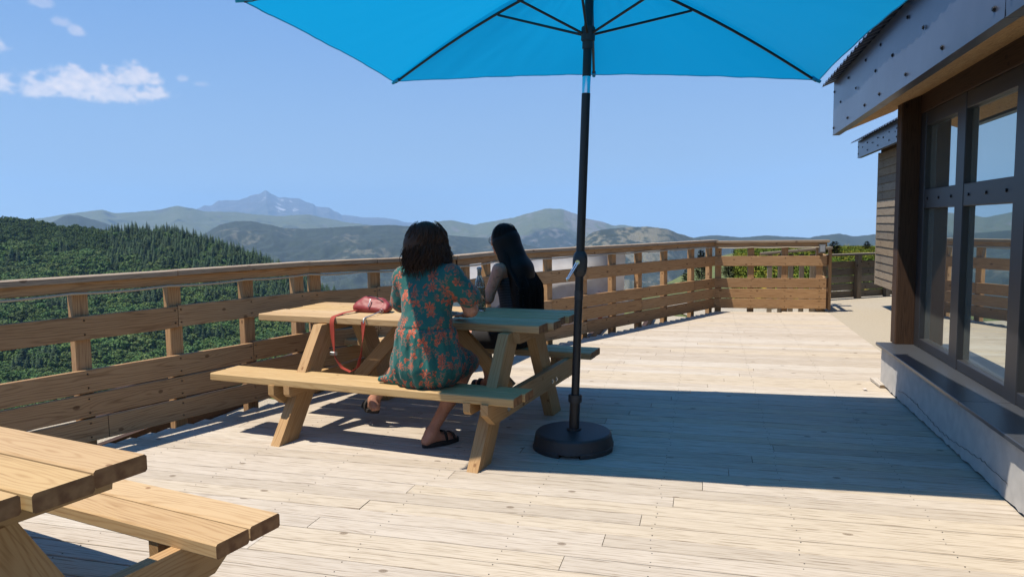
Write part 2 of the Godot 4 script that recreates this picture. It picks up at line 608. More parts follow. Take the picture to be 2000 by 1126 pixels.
	var blade := leaf_mat(srgb(120, 142, 66), Color(0.3, 0.34, 0.1))
	M.blade = blade
	M.flower = mat(srgb(236, 206, 50), 0.8)
	# umbrella cloth
	var cloth := tri(mat(srgb(0, 176, 240), 0.85), noise_tex(31, 0.3, srgb(238, 238, 238), Color.WHITE, 2, 256), 14.0)
	cloth.backlight_enabled = true
	cloth.backlight = Color(0.95, 0.98, 1.0)
	cloth.cull_mode = BaseMaterial3D.CULL_DISABLED
	M.cloth = cloth
	M.cloth_edge = mat(srgb(0, 176, 240), 0.9)
	# people
	var skin := tri(mat(srgb(206, 150, 122), 0.55), noise_tex(35, 0.05, srgb(236, 226, 222), Color.WHITE, 3, 256), 5.0)
	skin.subsurf_scatter_enabled = true
	skin.subsurf_scatter_strength = 0.12
	M.skin = skin
	M.dress = tri(mat(Color.WHITE, 0.85), floral(), 1.75, 0.02)
	M.dress.rim_enabled = true
	M.dress.rim = 0.25
	M.dress.uv1_triplanar_sharpness = 6.0
	var stripes := Image.create(8, 64, false, Image.FORMAT_RGB8)
	stripes.fill(srgb(24, 24, 28))
	for y in range(0, 64, 16):
		stripes.fill_rect(Rect2i(0, y, 8, 3), srgb(110, 110, 116))
	M.stripes = tri(mat(Color.WHITE, 0.85), ImageTexture.create_from_image(stripes), 20.0)
	M.stripes.uv1_triplanar_sharpness = 8.0
	M.shorts = mat(srgb(28, 28, 32), 0.9)
	M.hair_brown = hair_mat(srgb(74, 54, 42))
	M.hair_black = hair_mat(srgb(22, 17, 16))
	M.sandal = tri(mat(srgb(48, 42, 38), 0.8), noise_tex(37, 0.1, srgb(200, 200, 200), Color.WHITE, 3, 128), 8.0)
	M.eye = mat(srgb(225, 222, 216), 0.3)
	M.leather = tri(mat(srgb(170, 58, 56), 0.55), noise_tex(39, 0.12, srgb(205, 200, 200), Color.WHITE, 4, 256), 9.0, 0.05)
	M.strap = tri(mat(srgb(190, 66, 44), 0.85), noise_tex(41, 0.4, srgb(205, 200, 200), Color.WHITE, 2, 256), 20.0, 0.02)
	var bottle_glass := mat(Color(0.93, 0.97, 0.96, 0.04), 0.02)
	bottle_glass.transparency = BaseMaterial3D.TRANSPARENCY_ALPHA
	bottle_glass.refraction_enabled = true
	bottle_glass.refraction_scale = 0.05
	M.bottle = bottle_glass
	var water := mat(Color(0.97, 0.99, 0.99, 0.02), 0.0)
	water.transparency = BaseMaterial3D.TRANSPARENCY_ALPHA
	water.refraction_enabled = true
	water.refraction_scale = 0.033
	M.water = water
	M.cable = mat(srgb(205, 190, 165), 0.8)
	M.paper = mat(srgb(228, 216, 206), 0.9)
	M.lamp_grey = mat(srgb(120, 124, 128), 0.4, 0.4)
	M.lamp_face = mat(srgb(170, 175, 180), 0.25)

func leaf_mat(c: Color, back: Color) -> StandardMaterial3D:
	var m := mat(c, 0.75)
	m.vertex_color_use_as_albedo = true
	m.backlight_enabled = true
	m.backlight = back
	m.cull_mode = BaseMaterial3D.CULL_DISABLED
	m.metallic_specular = 0.3
	return m

func hair_mat(c: Color) -> StandardMaterial3D:
	var m := mat(c, 0.6)
	m.vertex_color_use_as_albedo = true
	m.metallic_specular = 0.3
	return m

# strand board: short flat strands laid every way, mostly along x
func osb() -> ImageTexture:
	var S := 512
	var img := Image.create(S, S, false, Image.FORMAT_RGB8)
	img.fill(srgb(226, 176, 112))
	var r := RandomNumberGenerator.new()
	r.seed = 71
	for k in 2600:
		var cx := r.randf() * S
		var cy := r.randf() * S
		var an := r.randfn(0.0, 0.5)
		var l := r.randf_range(12, 46)
		var w := r.randf_range(2.0, 6.0)
		var t := r.randf()
		var col := srgb(184, 130, 76).lerp(srgb(250, 210, 148), t)
		var dx := cos(an)
		var dy := sin(an)
		for i in int(l):
			for j in int(w):
				var px := posmod(int(cx + dx * i - dy * j), S)
				var py := posmod(int(cy + dy * i + dx * j), S)
				img.set_pixel(px, py, col * (0.92 + 0.08 * float(j) / w))
	img.generate_mipmaps()
	return ImageTexture.create_from_image(img)

# the white sheet with its faded print
func tarp_material() -> StandardMaterial3D:
	var img := Image.create(512, 256, false, Image.FORMAT_RGB8)
	var base := srgb(240, 238, 235)
	img.fill(base)
	var n := fnoise(81, 0.02, 3)
	for x in 512:
		for y in 256:
			var t := n.get_noise_2d(x, y)
			img.set_pixel(x, y, base.lerp(srgb(224, 219, 215), clampf(t * 0.8 + 0.3, 0, 1)))
	var faded := srgb(196, 160, 168)
	for k in 7:
		var x0 := 26 + k * 62
		for i in 90:
			var y := 130 + i
			var cx := x0 + int(16.0 * sin(i * 0.07 + k) + i * 0.22)
			for j in 7:
				img.set_pixel(clampi(cx + j, 0, 511), y, img.get_pixel(clampi(cx + j, 0, 511), y).lerp(faded, 0.55))
	for i in 60:
		for j in int(24.0 - i * 0.38):
			img.set_pixel(clampi(392 + j + i / 3, 0, 511), 196 + i, srgb(196, 82, 82))
	for i in 110:
		for j in 10:
			img.set_pixel(clampi(470 - i / 3 + j, 0, 511), 60 + i, srgb(214, 168, 166))
	img.generate_mipmaps()
	var m := mat(Color.WHITE, 0.6)
	m.albedo_texture = ImageTexture.create_from_image(img)
	m.backlight_enabled = true
	m.backlight = Color(0.8, 0.79, 0.78)
	m.cull_mode = BaseMaterial3D.CULL_DISABLED
	return m

# green cloth printed with orange flowers, leaves, berries and sprigs
func floral() -> ImageTexture:
	var S := 1024
	var img := Image.create(S, S, false, Image.FORMAT_RGB8)
	var green := srgb(10, 104, 98)
	var dark := srgb(10, 66, 64)
	var orange := srgb(238, 108, 66)
	img.fill(green)
	var r := RandomNumberGenerator.new()
	r.seed = 5
	var put := func(x: int, y: int, c: Color) -> void:
		img.set_pixel(posmod(x, S), posmod(y, S), c)
	# sprigs
	for k in 58:
		var x := r.randf() * S
		var y := r.randf() * S
		var an := r.randf() * TAU
		var bend := r.randf_range(-0.02, 0.02)
		for i in int(r.randf_range(60, 150)):
			x += cos(an)
			y += sin(an)
			an += bend
			for j in 4:
				put.call(int(x) + (j & 1), int(y) + (j >> 1), orange)
			if i % 22 == 10:
				for q in 90:
					var t := q / 90.0 * TAU
					var side := an + (1.1 if (i / 22) % 2 == 0 else -1.1)
					var lx := cos(t) * 15.0 + 15.0
					var ly := sin(t) * 5.5
					for w in 3:
						put.call(int(x + cos(side) * lx - sin(side) * ly + w % 2), int(y + sin(side) * lx + cos(side) * ly + w / 2), orange)
	# flowers
	for k in 40:
		var fx := (k % 7) * 146.0 + r.randf_range(-34, 34)
		var fy := (k / 7) * 172.0 + r.randf_range(-40, 40) + (k % 2) * 60.0
		var np := 5 + r.randi() % 4
		var rad := r.randf_range(40, 64)
		var rot := r.randf() * TAU
		var kind := r.randi() % 3
		var ir := int(rad) + 2
		for yy in range(-ir, ir + 1):
			for xx in range(-ir, ir + 1):
				var d := sqrt(float(xx * xx + yy * yy))
				var th := atan2(yy, xx) + rot
				if kind == 1 and sin(th - rot) > 0.75:
					continue
				var lobe := absf(cos(th * np * 0.5))
				var edge := rad * (0.34 + 0.66 * pow(lobe, 0.7))
				if d > edge:
					continue
				var c := orange
				var inner := edge - d
				if kind == 2:
					c = dark if inner > 5.0 and lobe < 0.93 else orange
				elif kind == 0:
					c = green if inner > 5.0 and inner < 11.0 else (orange if inner <= 5.0 or lobe > 0.82 else dark)
				else:
					c = dark if lobe < 0.35 or (inner > 6.0 and fmod(d, 13.0) < 4.0) else orange
				if d < rad * 0.24:
					c = orange if fmod(d, 6.0) < 3.5 else dark
				put.call(int(fx) + xx, int(fy) + yy, c)
	# loose leaves and berries
	for k in 84:
		var fx := r.randf() * S
		var fy := r.randf() * S
		var rot := r.randf() * TAU
		if k % 3 == 0:
			for q in 5:
				var bx := fx + cos(q * 1.3 + rot) * 19.0
				var by := fy + sin(q * 1.3 + rot) * 19.0
				for yy in range(-8, 9):
					for xx in range(-8, 9):
						var d := sqrt(float(xx * xx + yy * yy))
						if d < 8.0:
							put.call(int(bx) + xx, int(by) + yy, orange if d > 4.5 or d < 1.8 else dark)
		else:
			for yy in range(-34, 35):
				for xx in range(-34, 35):
					var lx := xx * cos(rot) + yy * sin(rot)
					var ly := -xx * sin(rot) + yy * cos(rot)
					var hw := 12.0 * (1.0 - pow(absf(lx) / 34.0, 2.0))
					if absf(ly) < hw:
						put.call(int(fx) + xx, int(fy) + yy, orange if hw - absf(ly) < 4.0 or absf(ly) < 1.6 or fmod(absf(lx) + absf(ly), 9.0) < 2.4 else dark)
	# weave
	img.generate_mipmaps()
	return ImageTexture.create_from_image(img)

# ------------------------------------------------------------------ land
const EDGE := [Vector2(-7.0, 1.6), Vector2(-3.867, -2.945), Vector2(-1.737, -6.031), Vector2(-0.56, -6.85), Vector2(-0.22, -7.65), Vector2(3.171, -11.239), Vector2(4.6, -14.0), Vector2(30.0, -80.0)]
const HILL := [[-60.0, 2.0], [-46.77, 1.66], [-40.42, 1.35], [-35.37, 1.08], [-33.73, 0.91], [-31.73, 0.48], [-29.01, 0.34], [-25.46, 0.29], [-23.12, -0.42], [-21.40, -1.09], [-18.92, -2.12], [-16.00, -3.77], [-14.50, -4.62], [-12.20, -5.90], [-9.85, -7.19], [-6.25, -8.94], [-2.16, -10.67]]
var hill_noise: FastNoiseLite

func outside(x: float, z: float) -> float:
	var best := 1e9
	var sgn := 1.0
	var p := Vector2(x, z)
	for k in EDGE.size() - 1:
		var a: Vector2 = EDGE[k]
		var b: Vector2 = EDGE[k + 1]
		var q := Geometry2D.get_closest_point_to_segment(p, a, b)
		var d := p.distance_to(q)
		if d < best - 1e-6:
			best = d
			sgn = -signf((b.x - a.x) * (z - a.y) - (b.y - a.y) * (x - a.x))
	return best * sgn

func ground_y(x: float, z: float) -> float:
	var dd := outside(x, z)
	var drop := 0.0
	if dd > 1.6:
		var e := dd - 1.6
		drop = 0.8 * e * e / (e + 2.0)
	var far := -z - 38.0
	if far > 0.0:
		drop = maxf(drop, 0.3 * far * far / (far + 10.0))
	var r := sqrt(x * x + z * z)
	var y := -0.16 - minf(drop, 118.0)
	if r > 380.0:
		y = minf(y, -118.0 - (r - 380.0) * 0.30)
	return y

func profile_at(pr: Array, az: float) -> float:
	if az <= pr[0][0]:
		return pr[0][1]
	for k in pr.size() - 1:
		if az <= pr[k + 1][0]:
			var t: float = (az - pr[k][0]) / (pr[k + 1][0] - pr[k][0])
			var s := t * t * (3.0 - 2.0 * t) * 0.4 + t * 0.6
			return lerpf(pr[k][1], pr[k + 1][1], s)
	return pr[-1][1]

func hill_crest(az: float) -> float:   # distance of the crest
	return clampf(620.0 - (az + 16.0) * 14.0, 420.0, 1000.0)

func hill_y(az: float, r: float) -> float:
	var rc := hill_crest(az)
	var yc := 1.4 + rc * tan(deg_to_rad(profile_at(HILL, az))) - 12.0
	var rf := 330.0
	var yf := -112.0
	var t := (r - rf) / (rc - rf)
	var y := 0.0
	if t <= 1.0:
		var s := clampf(t, 0.0, 1.0)
		y = lerpf(yf, yc, s * 0.75 + 0.25 * s * s)
	else:
		y = yc - (r - rc) * 0.32
	var x := r * sin(deg_to_rad(az))
	var z := -r * cos(deg_to_rad(az))
	return y + hill_noise.get_noise_2d(x, z) * 9.0 * clampf(t * 3.0, 0.0, 1.0) * clampf((1.0 - t) * 4.0, 0.15, 1.0)

func landscape() -> void:
	hill_noise = fnoise(101, 0.011, 3)
	# ground: plateau by the terrace, then the slope into the valley
	var rows := []
	var r := 1.0
	while r < 1500.0:
		var row := PackedVector3Array()
		for k in 181:
			var an := TAU * k / 180.0
			var p := Vector3(r * sin(an), 0, -r * cos(an))
			p.y = ground_y(p.x, p.z)
			row.append(p)
		rows.append(row)
		r *= 1.075
	var g := MB.new()
	g.grid(rows)
	struct("ground", g.put(), M.meadow, "grassy ground round the terrace falling away to the valley", "ground")
	# wooded hill
	rows = []
	for j in 60:
		var row := PackedVector3Array()
		for k in 90:
			var az := lerpf(-62.0, -1.5, k / 89.0)
			var rr := lerpf(330.0, hill_crest(az) * 1.18, j / 59.0)
			row.append(Vector3(rr * sin(deg_to_rad(az)), hill_y(az, rr), -rr * cos(deg_to_rad(az))))
		rows.append(row)
	g = MB.new()
	g.grid(rows)
	struct("hillside", g.put(), M.forest_floor, "dark soil of the wooded hillside under the forest", "hill")
	# mountains, far ones first
	ridge("mountain_peak", "far blue rocky peak with small snow patches", [[-25.42, 0.6], [-23.54, 1.49], [-23.02, 1.75], [-22.60, 1.71], [-22.13, 2.07], [-21.43, 2.12], [-20.72, 2.12], [-20.18, 2.31], [-19.74, 2.50], [-19.26, 2.57], [-18.75, 2.86], [-18.28, 2.54], [-17.81, 2.31], [-17.37, 2.34], [-16.89, 2.26], [-16.44, 2.26], [-15.89, 1.99], [-15.40, 1.83], [-15.03, 1.59], [-14.27, 1.55], [-13.71, 1.23], [-13.22, 0.95], [-12.37, 0.86], [-11.51, 0.73], [-10.41, 0.72], [-9.23, 0.58], [-8.43, 0.33], [-6.84, 0.15], [-4.01, -0.4]], 17000.0, 12500.0, -150.0, 200, 60, 7, 2)
	ridge("grassy_mountain", "pale green rounded mountain chain below the rocky peak", [[-46.0, -0.6], [-42.82, -0.39], [-38.04, 0.29], [-33.16, 0.90], [-31.75, 1.17], [-30.79, 1.30], [-29.56, 1.46], [-28.89, 1.22], [-27.85, 1.26], [-26.39, 1.39], [-24.89, 1.72], [-23.88, 1.53], [-23.04, 1.30], [-20.94, 1.25], [-19.51, 1.05], [-17.87, 0.92], [-15.81, 1.02], [-14.30, 0.69], [-12.77, 0.35], [-10.43, 0.08], [-6.04, -0.6]], 9000.0, 6000.0, -200.0, 220, 60, 19, 1)
	ridge("bare_mountain", "broad blue mountain with grey scree on its shoulder", [[-11.0, -0.5], [-8.85, -0.15], [-7.24, 0.03], [-6.02, 0.34], [-4.81, 0.44], [-3.80, 0.23], [-2.99, 0.05], [-1.96, 0.24], [0.08, 0.54], [1.31, 0.88], [2.86, 1.26], [3.96, 1.21], [4.97, 0.87], [6.18, 0.36], [7.19, 0.15], [8.19, -0.19], [8.79, -0.12], [9.78, -0.29], [11.76, -0.64], [14.09, -1.18], [17.88, -2.0]], 8200.0, 4800.0, -350.0, 220, 70, 31, 3)
	ridge("conical_hill", "small dark wooded cone in front of the green mountains", [[-34.6, -0.4], [-33.78, 0.06], [-32.60, 0.62], [-31.70, 1.08], [-31.10, 1.06], [-30.37, 0.81], [-29.61, 0.56], [-28.95, 0.27], [-27.77, -0.35]], 5200.0, 3800.0, -250.0, 60, 30, 43, 0)
	ridge("wooded_mountain", "long dark wooded mountain with pale clearings across the valley", [[-30.0, -4.0], [-26.60, -2.62], [-24.88, -1.38], [-23.12, -0.30], [-22.04, 0.32], [-20.97, 0.57], [-19.89, 0.56], [-18.81, 0.31], [-17.35, -0.02], [-15.85, -0.08], [-14.33, -0.02], [-12.00, 0.10], [-9.64, 0.13], [-8.04, 0.00], [-5.24, -0.73], [-2.80, -0.97], [-1.58, -1.03], [0.05, -1.38], [4.13, -2.25], [8.18, -2.82], [14.0, -3.6]], 4300.0, 1300.0, -400.0, 420, 150, 57, 4)
	ridge("stony_hill", "hill with pale stony slopes and dark scrub beyond the valley", [[0.0, -4.0], [2.08, -2.96], [4.95, -1.77], [6.58, -0.65], [7.39, -0.46], [9.39, -0.33], [10.77, -0.31], [12.15, -0.48], [13.32, -0.94], [14.28, -1.22], [16.76, -1.87], [19.73, -2.65], [24.0, -3.6]], 3300.0, 1250.0, -380.0, 240, 110, 71, 5)
	ridge("pine_ridge", "low blue wooded ridge along the horizon behind the meadow", [[8.0, -2.6], [10.18, -1.82], [12.93, -1.45], [15.24, -1.07], [16.00, -1.04], [17.87, -1.22], [19.71, -1.08], [21.15, -1.20], [22.56, -1.29], [23.25, -1.14], [24.62, -1.00], [25.63, -1.20], [26.94, -1.06], [28.54, -1.00], [31.30, -0.91], [38.19, -0.73], [47.00, -0.65], [60.0, -0.8]], 4600.0, 1400.0, -400.0, 260, 80, 83, 0)

# kinds: 0 wood, 1 grass, 2 rock with snow, 3 grass over wood with scree, 4 wood with clearings, 5 stony scrub
func ridge(called: String, label: String, pr: Array, dist: float, foot: float, base: float, na: int, nr: int, seed: int, kind: int) -> void:
	var n1 := fnoise(seed, 1.0, 5)
	var n2 := fnoise(seed + 3, 1.0, 3)
	var az0: float = pr[0][0]
	var az1: float = pr[-1][0]
	var b := MB.new()
	var wood_c := Color(0.030, 0.050, 0.026)
	var grass_c := Color(0.17, 0.20, 0.085)
	var rock_c := Color(0.30, 0.285, 0.265)
	var dry_c := Color(0.30, 0.275, 0.18)
	for j in nr:
		var t := float(j) / (nr - 1) * 1.16
		for k in na:
			var az := lerpf(az0, az1, float(k) / (na - 1))
			var rc := dist * (1.0 + 0.05 * n2.get_noise_2d(az * 0.12, 3.0))
			var el := profile_at(pr, az)
			var yc := 1.4 + rc * tan(deg_to_rad(el)) + rc * 0.0006 * n1.get_noise_2d(az * 3.0, 7.0)
			var edge := clampf(minf(az - az0, az1 - az) / 2.0, 0.0, 1.0)
			var rr := lerpf(foot, rc, t)
			var y := 0.0
			if t <= 1.0:
				y = lerpf(base, yc, pow(t, 1.12))
				var sx := rr * sin(deg_to_rad(az)) / dist
				var sz := rr * cos(deg_to_rad(az)) / dist
				var rav := 1.0 - absf(n1.get_noise_2d(sx * 9.0, sz * 5.0)) * 2.0
				y += (rav - 0.5) * (yc - base) * 0.13 * sin(PI * clampf(t, 0.0, 1.0)) * (0.5 + 0.5 * edge)
				y += n2.get_noise_2d(sx * 40.0, sz * 40.0) * (yc - base) * 0.018 * (1.0 - t)
			else:
				y = yc - (rr - rc) * 0.45
			var p := Vector3(rr * sin(deg_to_rad(az)), y, -rr * cos(deg_to_rad(az)))
			var q := Vector2(p.x, p.z) / dist
			var a1 := n1.get_noise_2d(q.x * 14.0 + 5.0, q.y * 14.0 + y / dist * 30.0)
			var a2 := n1.get_noise_2d(q.x * 60.0, q.y * 60.0 + y / dist * 90.0)
			var col := wood_c
			if kind == 0:
				col = wood_c.lerp(Color(0.05, 0.075, 0.035), clampf(0.5 + a2, 0, 1))
			elif kind == 1:
				col = grass_c.lerp(wood_c, clampf((a1 * 1.6 + a2 * 0.9 - 0.15) * 3.0 + (0.45 - t) * 2.0, 0, 1)).lerp(rock_c, clampf((a2 - 0.3) * 2.0, 0, 0.7))
			elif kind == 2:
				col = Color(0.17, 0.165, 0.15).lerp(Color(0.11, 0.13, 0.075), clampf((0.75 - t) * 3.0 + a1, 0, 1)).lerp(rock_c, clampf(a2 * 1.5, 0, 0.6))
				if (a2 > 0.42 and t > 0.55 and t < 0.95 and absf(az + 18.0) < 1.6) or (Vector2((az + 17.75) / 0.34, (t - 0.66) / 0.05).length() < 1.0 + a2):
					col = Color(0.85, 0.87, 0.9)
			elif kind == 3:
				col = grass_c.lerp(wood_c, clampf((0.62 - t + a1 * 0.35) * 6.0, 0, 1)).lerp(rock_c, clampf((a2 * 1.2 + a1 * 0.6 + (0.8 if az > 4.2 and az < 7.5 and t > 0.6 else 0.0) - 0.25) * 1.8, 0, 0.85))
			elif kind == 4:
				col = wood_c.lerp(Color(0.055, 0.085, 0.04), clampf(0.3 + a2 * 1.2, 0, 1)).lerp(dry_c, clampf((a1 + a2 * 0.7 - 0.42) * 3.0, 0, 0.55))
			else:
				col = Color(0.07, 0.09, 0.045).lerp(dry_c, clampf((a1 * 0.8 + a2 * 0.9 + 0.12) * 3.0, 0, 0.9)).lerp(wood_c, clampf((a2 * -1.0 + 0.1 - a1) * 2.5, 0, 1)).lerp(wood_c, clampf((az - 11.0) * 0.35, 0, 0.8))
			b.col = col
			b.vert(p, Vector3.UP, Vector2(q.x, q.y))
	# smooth normals
	for j in nr:
		for k in na:
			var i := j * na + k
			var du := b.v[j * na + mini(k + 1, na - 1)] - b.v[j * na + maxi(k - 1, 0)]
			var dv := b.v[mini(j + 1, nr - 1) * na + k] - b.v[maxi(j - 1, 0) * na + k]
			var nn := du.cross(dv).normalized()
			b.n[i] = nn if nn.y > 0.0 else -nn
	for j in nr - 1:
		for k in na - 1:
			var a := j * na + k
			b.ix.append_array(PackedInt32Array([a, a + na, a + 1, a + 1, a + na, a + na + 1]))
	struct(called, b.put(), M.mountain, label, "mountain")

# ------------------------------------------------------------------ terrace
# the building's own axes: x along its wall towards the camera, y up, z out of the wall
const WALL_AT := Vector3(3.112, 0, -5.936)
func wall_frame() -> Transform3D:
	return Transform3D(Basis(Vector3(-0.2629, 0, 0.9648), Vector3.UP, Vector3(-0.9648, 0, -0.2629)), WALL_AT)

func deck() -> void:
	var xf := wall_frame()
	var root := Node3D.new()
	root.name = numbered("deck")
	add_child(root)
	root.transform = xf
	tag(root, "pale weathered timber deck of the terrace laid in long boards", "deck", "", "structure")
	var poly := PackedVector2Array()   # outline of the deck in the wall's axes (x, z)
	for e in [Vector2(-5.5, 0.9), Vector2(-3.92, -2.88), Vector2(-1.70, -5.97), Vector2(-0.50, -6.78), Vector2(-0.14, -7.60), Vector2(3.19, -11.12), Vector2(4.83, -10.80)]:
		var l := xf.affine_inverse() * Vector3(e.x, 0, e.y)
		poly.append(Vector2(l.x, l.z))
	var pitch := 0.128
	var s := -5.35
	var row := 0
	while s < 5.6:
		# where this row meets the railing
		var far := -0.36
		for k in poly.size() - 1:
			var a := poly[k]
			var b := poly[k + 1]
			if (a.x - s) * (b.x - s) <= 0.0 and absf(a.x - b.x) > 1e-6:
				far = maxf(far, lerpf(a.y, b.y, (s - a.x) / (b.x - a.x)))
		if far > 0.1:
			var z := -0.36
			var l := 1.3 + fmod(row * 1.37, 2.6)
			while z < far - 0.02:
				var e := minf(z + l, far + rng.randf_range(-0.01, 0.02))
				if far - e < 0.35:
					e = far
				var jig := rng.randf_range(-0.0012, 0.0012)
				var bd := plank(root, "board", Vector3(s, -0.014 + jig, z + 0.001), Vector3(s + rng.randf_range(-0.0015, 0.0015), -0.014 + rng.randf_range(-0.0012, 0.0012), e - 0.002), Vector3.UP, 0.028, 0.1215, "deck", 0.003)
				z = e
				l = rng.randf_range(2.4, 3.9)
		s += pitch
		row += 1
	# screw heads over the joists
	var sc := MB.new()
	sc.lathe(PackedVector2Array([Vector2(0.0032, 0.0), Vector2(0.0028, 0.0012), Vector2(0.0, 0.0012)]), 8)
	var xfs := []
	var cl := []
	s = -5.35
	while s < 5.6:
		for k in range(1, 12):
			for w: float in [-0.04, 0.04]:
				var p := Vector3(s + w + rng.randf_range(-0.004, 0.004), 0.0002, -0.2 + k * 0.62 + rng.randf_range(-0.012, 0.012))
				var wp := xf * p
				if outside(wp.x, wp.z) < -0.12:
					xfs.append(Transform3D(Basis(), p))
					cl.append(Color.WHITE)
		s += pitch
	var scr := multi(root, "screws", sc.put(), M.screw, xfs, cl)
	scr.set_meta("kind", "stuff")
	# joists below so that no light shows through the gaps
	var j := MB.new()
	for k in range(1, 12):
		var z := -0.2 + k * 0.62
		j.beam(Vector3(0.0, -0.094, z), Basis(), 10.0, 0.12, 0.06, 0.002)
	part(root, "joists", j.put(), M.beam[0])
	# pale gravel on both sides of the deck
	var g := MB.new()
	var inv := xf
	var quadp := func(m: MB, pts: Array, y: float) -> void:
		var c := Vector3(0, -5, 0)
		for p in pts:
			c += Vector3(p.x, 0, p.y) * 0.25
		m.quad(Vector3(pts[0].x, y, pts[0].y), Vector3(pts[1].x, y, pts[1].y), Vector3(pts[2].x, y, pts[2].y), Vector3(pts[3].x, y, pts[3].y), c)
	# landing beside the deck, level with it
	var corners := []
	for e in [Vector2(-9.0, -0.368), Vector2(-0.6, -0.368), Vector2(-0.6, -4.5), Vector2(-9.0, -4.5)]:
		var w := xf * Vector3(e.x, 0, e.y)
		corners.append(Vector2(w.x, w.z))
	quadp.call(g, corners, -0.012)
	struct("gravel_landing", g.put(), M.gravel, "pale gravel landing level with the deck beside the far building", "path")
	g = MB.new()
	for k in range(1, 5):
		var a: Vector2 = EDGE[k]
		var b: Vector2 = EDGE[k + 1]
		var d := (b - a).normalized()
		var o := Vector2(d.y, -d.x) * 1.5
		quadp.call(g, [a - d * 0.05, b + d * 0.05, b + o + d * 0.05, a + o - d * 0.05], -0.150 - 0.004 * (k % 2))
	quadp.call(g, [Vector2(3.0, -11.1), Vector2(5.2, -10.9), Vector2(6.2, -13.4), Vector2(2.6, -14.0)], -0.142)
	struct("gravel_path", g.put(), M.gravel, "pale gravel strip running outside the terrace railing", "path")

# one straight run of railing from p to q; posts in metres along it, joints[row] = where the boards of a row meet
func railing(label: String, p: Vector2, q: Vector2, posts: Array, joints: Array, wood_key := "fence", high := 1.115) -> Node3D:
	var d := (q - p).normalized()
	var l := p.distance_to(q)
	var xf := Transform3D(Basis(Vector3(d.x, 0, d.y), Vector3.UP, Vector3(-d.y, 0, d.x)), Vector3(p.x, 0, p.y))
	var t := thing("deck_railing", label, "railing", xf, "runs of the terrace railing")
	for x in posts:
		plank(t, "post", Vector3(x, -0.16, -0.02), Vector3(x, high - 0.045, -0.02), Vector3(0, 0, 1), 0.07, 0.095, wood_key, 0.005)
	var ys := [0.119, 0.282, 0.444, 0.785]
	for r in 4:
		var cuts: Array = [0.0]
		for c in joints[r]:
			cuts.append(c)
		cuts.append(l)
		for k in cuts.size() - 1:
			var a: float = cuts[k] + 0.002
			var b: float = cuts[k + 1] - 0.002
			var dy := rng.randf_range(-0.004, 0.004)
			var bd := plank(t, "board", Vector3(a, ys[r] + dy, 0.032), Vector3(b, ys[r] + dy + rng.randf_range(-0.004, 0.004), 0.032), Vector3(0, 0, 1), 0.027, 0.148 if r < 3 else 0.153, wood_key, 0.003)
			# nail heads where a board meets a post
			var nb := MB.new()
			var any := false
			for x in posts:
				if x > a - 0.02 and x < b + 0.02:
					for yy: float in [-0.045, 0.045]:
						var px := clampf(x, a + 0.02, b - 0.02)
						nb.lathe(PackedVector2Array([Vector2(0.005, 0), Vector2(0.005, 0.0025), Vector2(0, 0.0028)]), 8)
						var from := nb.v.size() - 8 * 0
						any = true
						var cnt := 18 * 2
						for i in range(nb.v.size() - cnt, nb.v.size()):
							var w := nb.v[i]
							nb.v[i] = Vector3(px + w.x - (a + b) * 0.5, w.z + yy, w.y + 0.0135)
							var nn := nb.n[i]
							nb.n[i] = Vector3(nn.x, nn.z, nn.y)
			if any:
				var nails := part(bd, "nails", nb.put(), M.screw)
				nails.transform = bd.transform.affine_inverse() * Transform3D(Basis(), Vector3((a + b) * 0.5, ys[r] + dy, 0.032))
				nails.set_meta("kind", "stuff")
	# handrail: wide cap with a narrower board on edge below it
	var caps := [0.0]
	for c in joints[3]:
		caps.append(c)
	caps.append(l)
	for k in caps.size() - 1:
		plank(t, "handrail", Vector3(caps[k] - (0.03 if k == 0 else -0.002), high - 0.02, 0.0), Vector3(caps[k + 1] + (0.03 if k == caps.size() - 2 else -0.002), high - 0.02 + rng.randf_range(-0.003, 0.003), 0.0), Vector3.UP, 0.038, 0.142, "rail", 0.004)
	plank(t, "ledger", Vector3(0, high - 0.071, 0.034), Vector3(l, high - 0.071, 0.034), Vector3(0, 0, 1), 0.025, 0.062, wood_key, 0.003)
	return t

func cable(label: String, pts: Array) -> void:
	var b := MB.new()
	var path := PackedVector3Array()
	var rad := PackedFloat32Array()
	var base: Vector3 = pts[0]
	for k in pts.size() - 1:
		var a: Vector3 = pts[k]
		var c: Vector3 = pts[k + 1]
		for i in 9:
			var t := i / 9.0
			var p := a.lerp(c, t) + Vector3(0, -0.010 * 4.0 * t * (1.0 - t), 0)
			path.append(p - base)
			rad.append(0.008)
	path.append(pts[-1] - base)
	rad.append(0.008)
	b.tube(path, rad, 8)
	var o := part(self, "cable", b.put(), M.cable, Transform3D(Basis(), base))
	tag(o, label, "cable")

